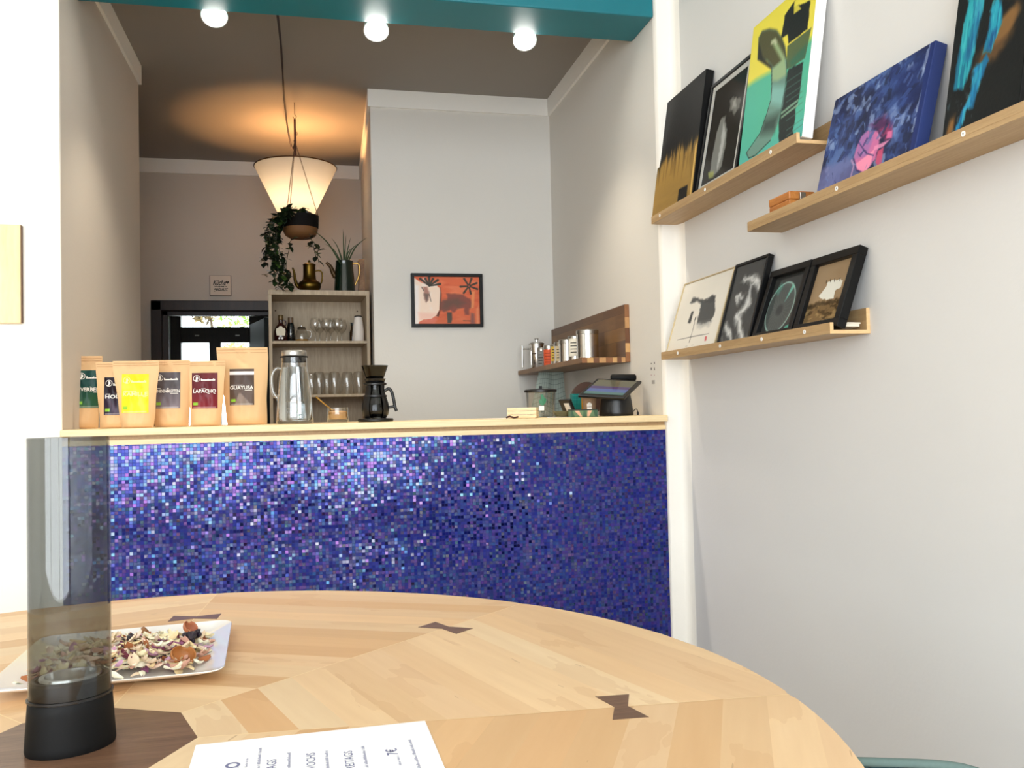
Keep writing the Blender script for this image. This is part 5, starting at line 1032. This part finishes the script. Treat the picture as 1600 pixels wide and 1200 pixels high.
for k in range(8):
    a = A0+k*math.pi/4; c = Vector((BTR*math.cos(a), BTR*math.sin(a), 0)); e1 = Vector((math.cos(a), math.sin(a), 0)); e2 = Vector((-math.sin(a), math.cos(a), 0))
    pl2 = [(-he, -hl_), (he, -hl_), (hw, 0), (he, hl_), (-he, hl_), (-hw, 0)]
    MB().prism([((c+e1*x+e2*y).x, (c+e1*x+e2*y).y) for x, y in pl2], TZ-.002, TZ+.0005).build('bow_tie_inlay', M['walnut'], tb)
b = MB()
for k in range(8):
    a = A0+k*math.pi/4; e1 = Vector((math.cos(a), math.sin(a), 0)); e2 = Vector((-math.sin(a), math.cos(a), 0))*.0008; p0, p1 = e1*OR, e1*(TR_-.003)
    b.add([(*(p0-e2).xy, TZ+.0002), (*(p1-e2).xy, TZ+.0002), (*(p1+e2).xy, TZ+.0002), (*(p0+e2).xy, TZ+.0002)], [(0, 1, 2, 3)])
b.build('seam_lines', plain('pale_glue_line', 'efd3a4', .4), tb)
for k in range(4):
    a = math.pi/4+k*math.pi/2; MB().tube([(.52*math.cos(a), .52*math.sin(a), TZ-.034), (.60*math.cos(a), .60*math.sin(a), 0)], [.036, .024], 16).build('leg', plain('maple_leg', 'd2a874', .45), tb, smooth=50)
# ------------------------------------------------------------------ table lantern
vl, vr = at(40, 1178, z=TZ), at(177, 1165, z=TZ); vc = (vl+vr)/2; dirv = (vr-vl); 
VA, VB_, VR = .0525, .043, math.radians(27)
vc = vc+Vector((-.0015, .012, 0))
ln = thing('table_lantern', 'tall oval lantern with smoked glass tube on black base, left on the table', 'lantern', (vc.x, vc.y, TZ+.0006), VR)
def oval(prof, n=64): return MB().lathe([(r, z) for r, z in prof], n, sx=1, sy=VB_/VA)
BHt = at(110, 1100, y=vc.y-.035).z-TZ
oval([(0, 0), (VA*1.03, 0), (VA*1.05, .004), (VA*1.045, .01), (VA*.99, BHt*.8), (VA*.975, BHt-.002), (VA*.94, BHt), (0, BHt)]).build('base', M['black_matt'], ln, smooth=40)
oval([(VA*.96, BHt+.0005), (VA*1.0, BHt+.001), (VA*1.0, BHt+.0035), (VA*.96, BHt+.004)]).build('silicone_ring', M['black'], ln, smooth=40)
zt = at(110, 683, y=vc.y).z-TZ-.0006
oval([(VA*.955, BHt-.004), (VA*.955, zt), (VA*.93, zt), (VA*.93, BHt+.0)]).build('glass_tube', M['smoke'], ln, smooth=40)
oval([(VA*.93, BHt), (VA*.93, BHt+.022), (VA*.90, BHt+.026), (VA*.80, BHt+.026), (VA*.78, BHt+.020), (VA*.78, BHt+.004), (0, BHt+.004)]).build('inner_collar', M['black'], ln, smooth=40)
oval([(VA*.74, BHt+.0255), (VA*.72, BHt+.0285), (VA*.60, BHt+.0285), (VA*.56, BHt+.014), (0, BHt+.012)]).build('candle_cup', M['steel'], ln, smooth=40)
# ------------------------------------------------------------------ platter of dried petals
PZ = TZ+.024
FR, NR, NL, FL = (at(*p, z=PZ) for p in ((363, 967), (350, 1047), (-38, 1083), (66, 994)))
pc = (FR+NR+NL+FL)/4
ptl = thing('white_platter', 'white rectangular china platter on the table, holding dried petals', 'platter', (pc.x, pc.y, TZ+.0006))
def ring(k, z):
    out = []; q = [p-pc for p in (NL, NR, FR, FL)]; r = .09
    for i in range(4):
        a, c, d = q[i-1], q[i], q[(i+1) % 4]
        for t_ in np.linspace(0, 1, 6): out.append(((c+(a-c)*r*(1-t_)**2+(d-c)*r*t_**2)*k))
    return [(p.x, p.y, z) for p in out]
b = MB(); H_ = PZ-TZ-.0006
rings = [ring(.62, 0), ring(.66, .001), ring(.99, H_-.003), ring(1.0, H_-.001), ring(.995, H_), ring(.975, H_-.0015), ring(.70, .0065), ring(.66, .005)]
n = 24; vs_ = [p for r in rings for p in r]; b.add(vs_, [(i*n+k, i*n+(k+1) % n, (i+1)*n+(k+1) % n, (i+1)*n+k) for i in range(len(rings)-1) for k in range(n)]+[tuple(range(n-1, -1, -1)), tuple(7*n+k for k in range(n))])
b.build('platter', M['white_gloss'], ptl, smooth=35)
def plate_pt(u, v): return (NL-pc)*(1-u)*(1-v)+(NR-pc)*u*(1-v)+(FL-pc)*(1-u)*v+(FR-pc)*u*v
rs_ = random.Random(21)
pcols = ['f3e6bc', 'f7eed2', 'e2caac', 'c79ab4', '96567c', 'eed2bc', '6b2a3a', 'e6cfa0', 'cf9f8a', 'f6efd8', '3a1c28', 'a5643a']
pm_ = [plain('petal_%d' % i, c, .75, vary=.12, scale=120) for i, c in enumerate(pcols)]
def petal(b, p, L, W, yaw, tilt, roll, curl):
    R_ = Matrix.Rotation(yaw, 3, 'Z') @ Matrix.Rotation(tilt, 3, 'Y') @ Matrix.Rotation(roll, 3, 'X'); nx, ny = 5, 4; vs_ = []
    for i in range(nx+1):
        s_ = i/nx; w_ = W*math.sin(math.pi*min(.97, .08+s_*.92))**.7*(.6+.4*s_)
        for j in range(ny+1):
            t_ = j/ny*2-1; vs_.append(p+R_ @ Vector(((s_-.5)*L, t_*w_*.5, curl*L*(s_-.5)**2*2+W*.16*t_*t_*(1 if curl > 0 else -1)+rs_.uniform(-.0014, .0014))))
    b.add(vs_, [(i*(ny+1)+j, i*(ny+1)+j+1, (i+1)*(ny+1)+j+1, (i+1)*(ny+1)+j) for i in range(nx) for j in range(ny)])
b = MB(); base_o = Vector((pc.x, pc.y, TZ+.0006))
for i in range(680):
    u = .5+rs_.gauss(0, .25); v = .52+rs_.gauss(0, .24)
    if not (.10 < u < .90 and .15 < v < .90): continue
    hh_ = .009+.026*math.exp(-((u-.5)/.30)**2-((v-.5)/.32)**2)*rs_.random()**.6+.012*max(abs(u-.5), abs(v-.5))
    b.cur = rs_.choices(range(12), [9, 9, 5, 3, 2, 5, 1, 6, 4, 8, 1, 2])[0]; L = rs_.uniform(.016, .038)
    q_ = plate_pt(u, v); petal(b, Vector((q_.x, q_.y, hh_)), L, L*rs_.uniform(.45, .8), rs_.uniform(0, 6.28), rs_.uniform(-.45, .45), rs_.uniform(-.45, .45), rs_.choice((-.25, .2, .4)))
tag(b.build('dried_petals', pm_, loc=base_o, smooth=80), 'mixed dried cream, pink and purple petals heaped on the white platter', 'potpourri', kind='stuff')
def husk(u, v, r, z, yaw, label, c):
    t = thing('nut_husk', label, 'husk', base_o+Vector((plate_pt(u, v).x, plate_pt(u, v).y, z)), yaw, 'large husks among the dried petals')
    b = MB(); nu, nv = 18, 10; vs_ = []
    for i in range(nu):
        for j in range(nv):
            th = (i/(nu-1)-.5)*3.6; ph = (j/(nv-1)-.5)*2.5; rr = r*(1+.06*math.sin(3*th+2*ph)); vs_.append((rr*math.cos(ph)*math.sin(th)*1.25, rr*math.sin(ph), -rr*math.cos(ph)*math.cos(th)*.8+r*.2))
    b.add(vs_, [(i*nv+j, i*nv+j+1, (i+1)*nv+j+1, (i+1)*nv+j) for i in range(nu-1) for j in range(nv-1)])
    o = b.build('shell', plain('husk_brown_'+c, c, .55, vary=.3, scale=60), t, smooth=80); o.rotation_euler = (.9, .3, 0); sd = o.modifiers.new('thick', 'SOLIDIFY'); sd.thickness = .0016
husk(.80, .28, .017, .026, .3, 'large orange-brown curled husk at the right front of the petals', 'a86a34')
husk(.55, .86, .012, .024, 1.6, 'brown rounded husk at the rear of the petals', '8a5a30')
husk(.78, .84, .014, .026, .9, 'terracotta curled husk at the rear right of the petals', 'b06a48')
for i, (u, v, lab) in enumerate(((.82, .60, 'black-purple dried pod at the right of the petals'), (.50, .62, 'dark blue-black dried pod in the middle of the petals'))):
    t = thing('seed_pod', lab, 'seed pod', base_o+Vector((plate_pt(u, v).x, plate_pt(u, v).y, .030)), .7+i, 'dark pods among the dried petals')
    b = MB()
    for k in range(6): b.lathe([(0, -.013), (.004, -.009), (.0055, 0), (.004, .009), (0, .013)], 10, mat=Matrix.Translation((.008*math.cos(k), .010*math.sin(k*1.9), .002*k % .006)) @ Matrix.Rotation(1.2+k*.5, 4, 'X') @ Matrix.Rotation(k*1.1, 4, 'Y'))
    b.build('pod', plain('pod_purple%d' % i, '1e1220', .4), t, smooth=80)
# ------------------------------------------------------------------ menu sheet
z_ = TZ+.0009; FLp, FRp = at(306, 1164, z=z_), at(664, 1126, z=z_); e1 = (FRp-FLp); Wd = e1.length; e1.normalize(); e2 = Vector((e1.y, -e1.x, 0)); Hd = Wd*.71
ms = thing('menu_sheet', 'white printed menu sheet lying on the front of the table', 'menu', FLp)
b = MB(); b.add([Vector((0, 0, 0)), e1*Wd, e1*Wd+e2*Hd, e2*Hd], [(3, 2, 1, 0)]); b.build('sheet', M['paper'], ms)
M['tiny'] = plain('pale_blue_print', 'a9aabf', .7)
def line(txt, u, v, cap, bold=.01, mb=None):
    b = MB(); p = at(u, v, z=z_)-FLp; V2, F2 = text_mesh(txt, 1, align='RIGHT', bold=bold); s_ = cap/.70
    b.add([p+(-e2)*(x*s_)+(-e1)*(y*s_)+Vector((0, 0, .0003)) for x, y, *_ in V2], F2); b.build('text_line', M['print_blue'], ms)
def tiny(u, v, n, cap=.0042):
    bs = MB(); p = at(u, v, z=z_)-FLp; r_ = random.Random(u); x = 0
    for i in range(n):
        w_ = r_.uniform(.0012, .0026); 
        if r_.random() < .16: x -= .002
        q = [(x, 0), (x-w_, 0), (x-w_, cap*r_.choice((.6, .6, 1))), (x, cap*r_.choice((.6, 1)))]; bs.add([p+(-e2)*a+(-e1)*c+Vector((0, 0, .0003)) for a, c in q], [(3, 2, 1, 0)]); x -= w_+.0007
    bs.build('small_print', M['tiny'], ms)
line('TO GO', 375, 1190, .0165, .03); tiny(409, 1169, 60); tiny(388, 1185, 12, .003); line('MONTAGS', 432, 1186, .0115, 0); tiny(454, 1176, 50); line('MITTWOCHS', 492, 1176, .0110, 0); tiny(512, 1173, 50); line('FREITAGS', 550, 1173, .0110, 0); tiny(569, 1166, 50)
line('7€', 619, 1169, .0135, .01); tiny(623, 1181, 10, .0028); tiny(642, 1156, 60)
# ------------------------------------------------------------------ chair at the right of the table
pk = at(1386, 1180, y=.99); fc = Vector((TC.x-pk.x, TC.y-pk.y, 0)); rz = math.atan2(fc.x, -fc.y)+math.pi
chair = thing('mesh_chair', 'chair with rounded teal mesh backrest, bottom right beside the table', 'chair', (pk.x, pk.y, 0), -.36)
ht_ = pk.z; M['teal_fabric'] = plain('grey_teal_fabric', '5c6f6a', .9, vary=.1, scale=200)
W_ = .175
pth = smooth_path([(-W_, .05, ht_-.34), (-W_-.005, .035, ht_-.18), (-W_*.93, .02, ht_-.07), (-W_*.6, .004, ht_-.018), (0, 0, ht_-.009), (W_*.6, .004, ht_-.018), (W_*.93, .02, ht_-.07), (W_+.005, .035, ht_-.18), (W_, .05, ht_-.34)], 6)
MB().tube(pth, .0055, 10).build('backrest_rim', M['teal_fabric'], chair, smooth=60)
tm = NT('teal_mesh'); o_ = tm.obj(); v_ = tm.n('TexVoronoi'); v_.inputs['Scale'].default_value = 170; tm.put(v_.inputs['Vector'], o_)
tm.set(Base_Color=tm.ramp(v_.outputs['Distance'], [(.2, lin('08191c')), (.55, lin('17383c'))]), Roughness=.8)
b = MB(); nu, nv = 24, 14; vs_ = []
for j in range(nv+1):
    for i in range(nu+1):
        x = (i/nu*2-1); f_ = j/nv; hw_ = W_-.002; xx = x*hw_*(1-.0*f_); ztop = ht_-.012-.061*abs(x)**3.2*1.0-.02*abs(x)**12*6; z = ht_-.34+(ztop-.004-(ht_-.34))*f_; vs_.append((xx, .05*x*x*(1-.3*f_)+.012*(1-f_)+.004, z))
b.add(vs_, [(j*(nu+1)+i, j*(nu+1)+i+1, (j+1)*(nu+1)+i+1, (j+1)*(nu+1)+i) for j in range(nv) for i in range(nu)]); b.build('backrest_mesh', tm.m, chair, smooth=60)
MB().box(-.22, .06, .43, .22, .47, .47).build('seat', M['teal_fabric'], chair, bevel=.015)
for sx_ in (-1, 1):
    for y_, t_ in ((.08, -.0), (.44, 0)): MB().tube([(sx_*.19, y_, .43), (sx_*.21, y_, 0)], .012, 10).build('leg', M['black'], chair, smooth=60)
    MB().tube([(sx_*W_, .05, ht_-.34), (sx_*.2, .08, .44)], .010, 8).build('back_strut', M['black'], chair, smooth=60)
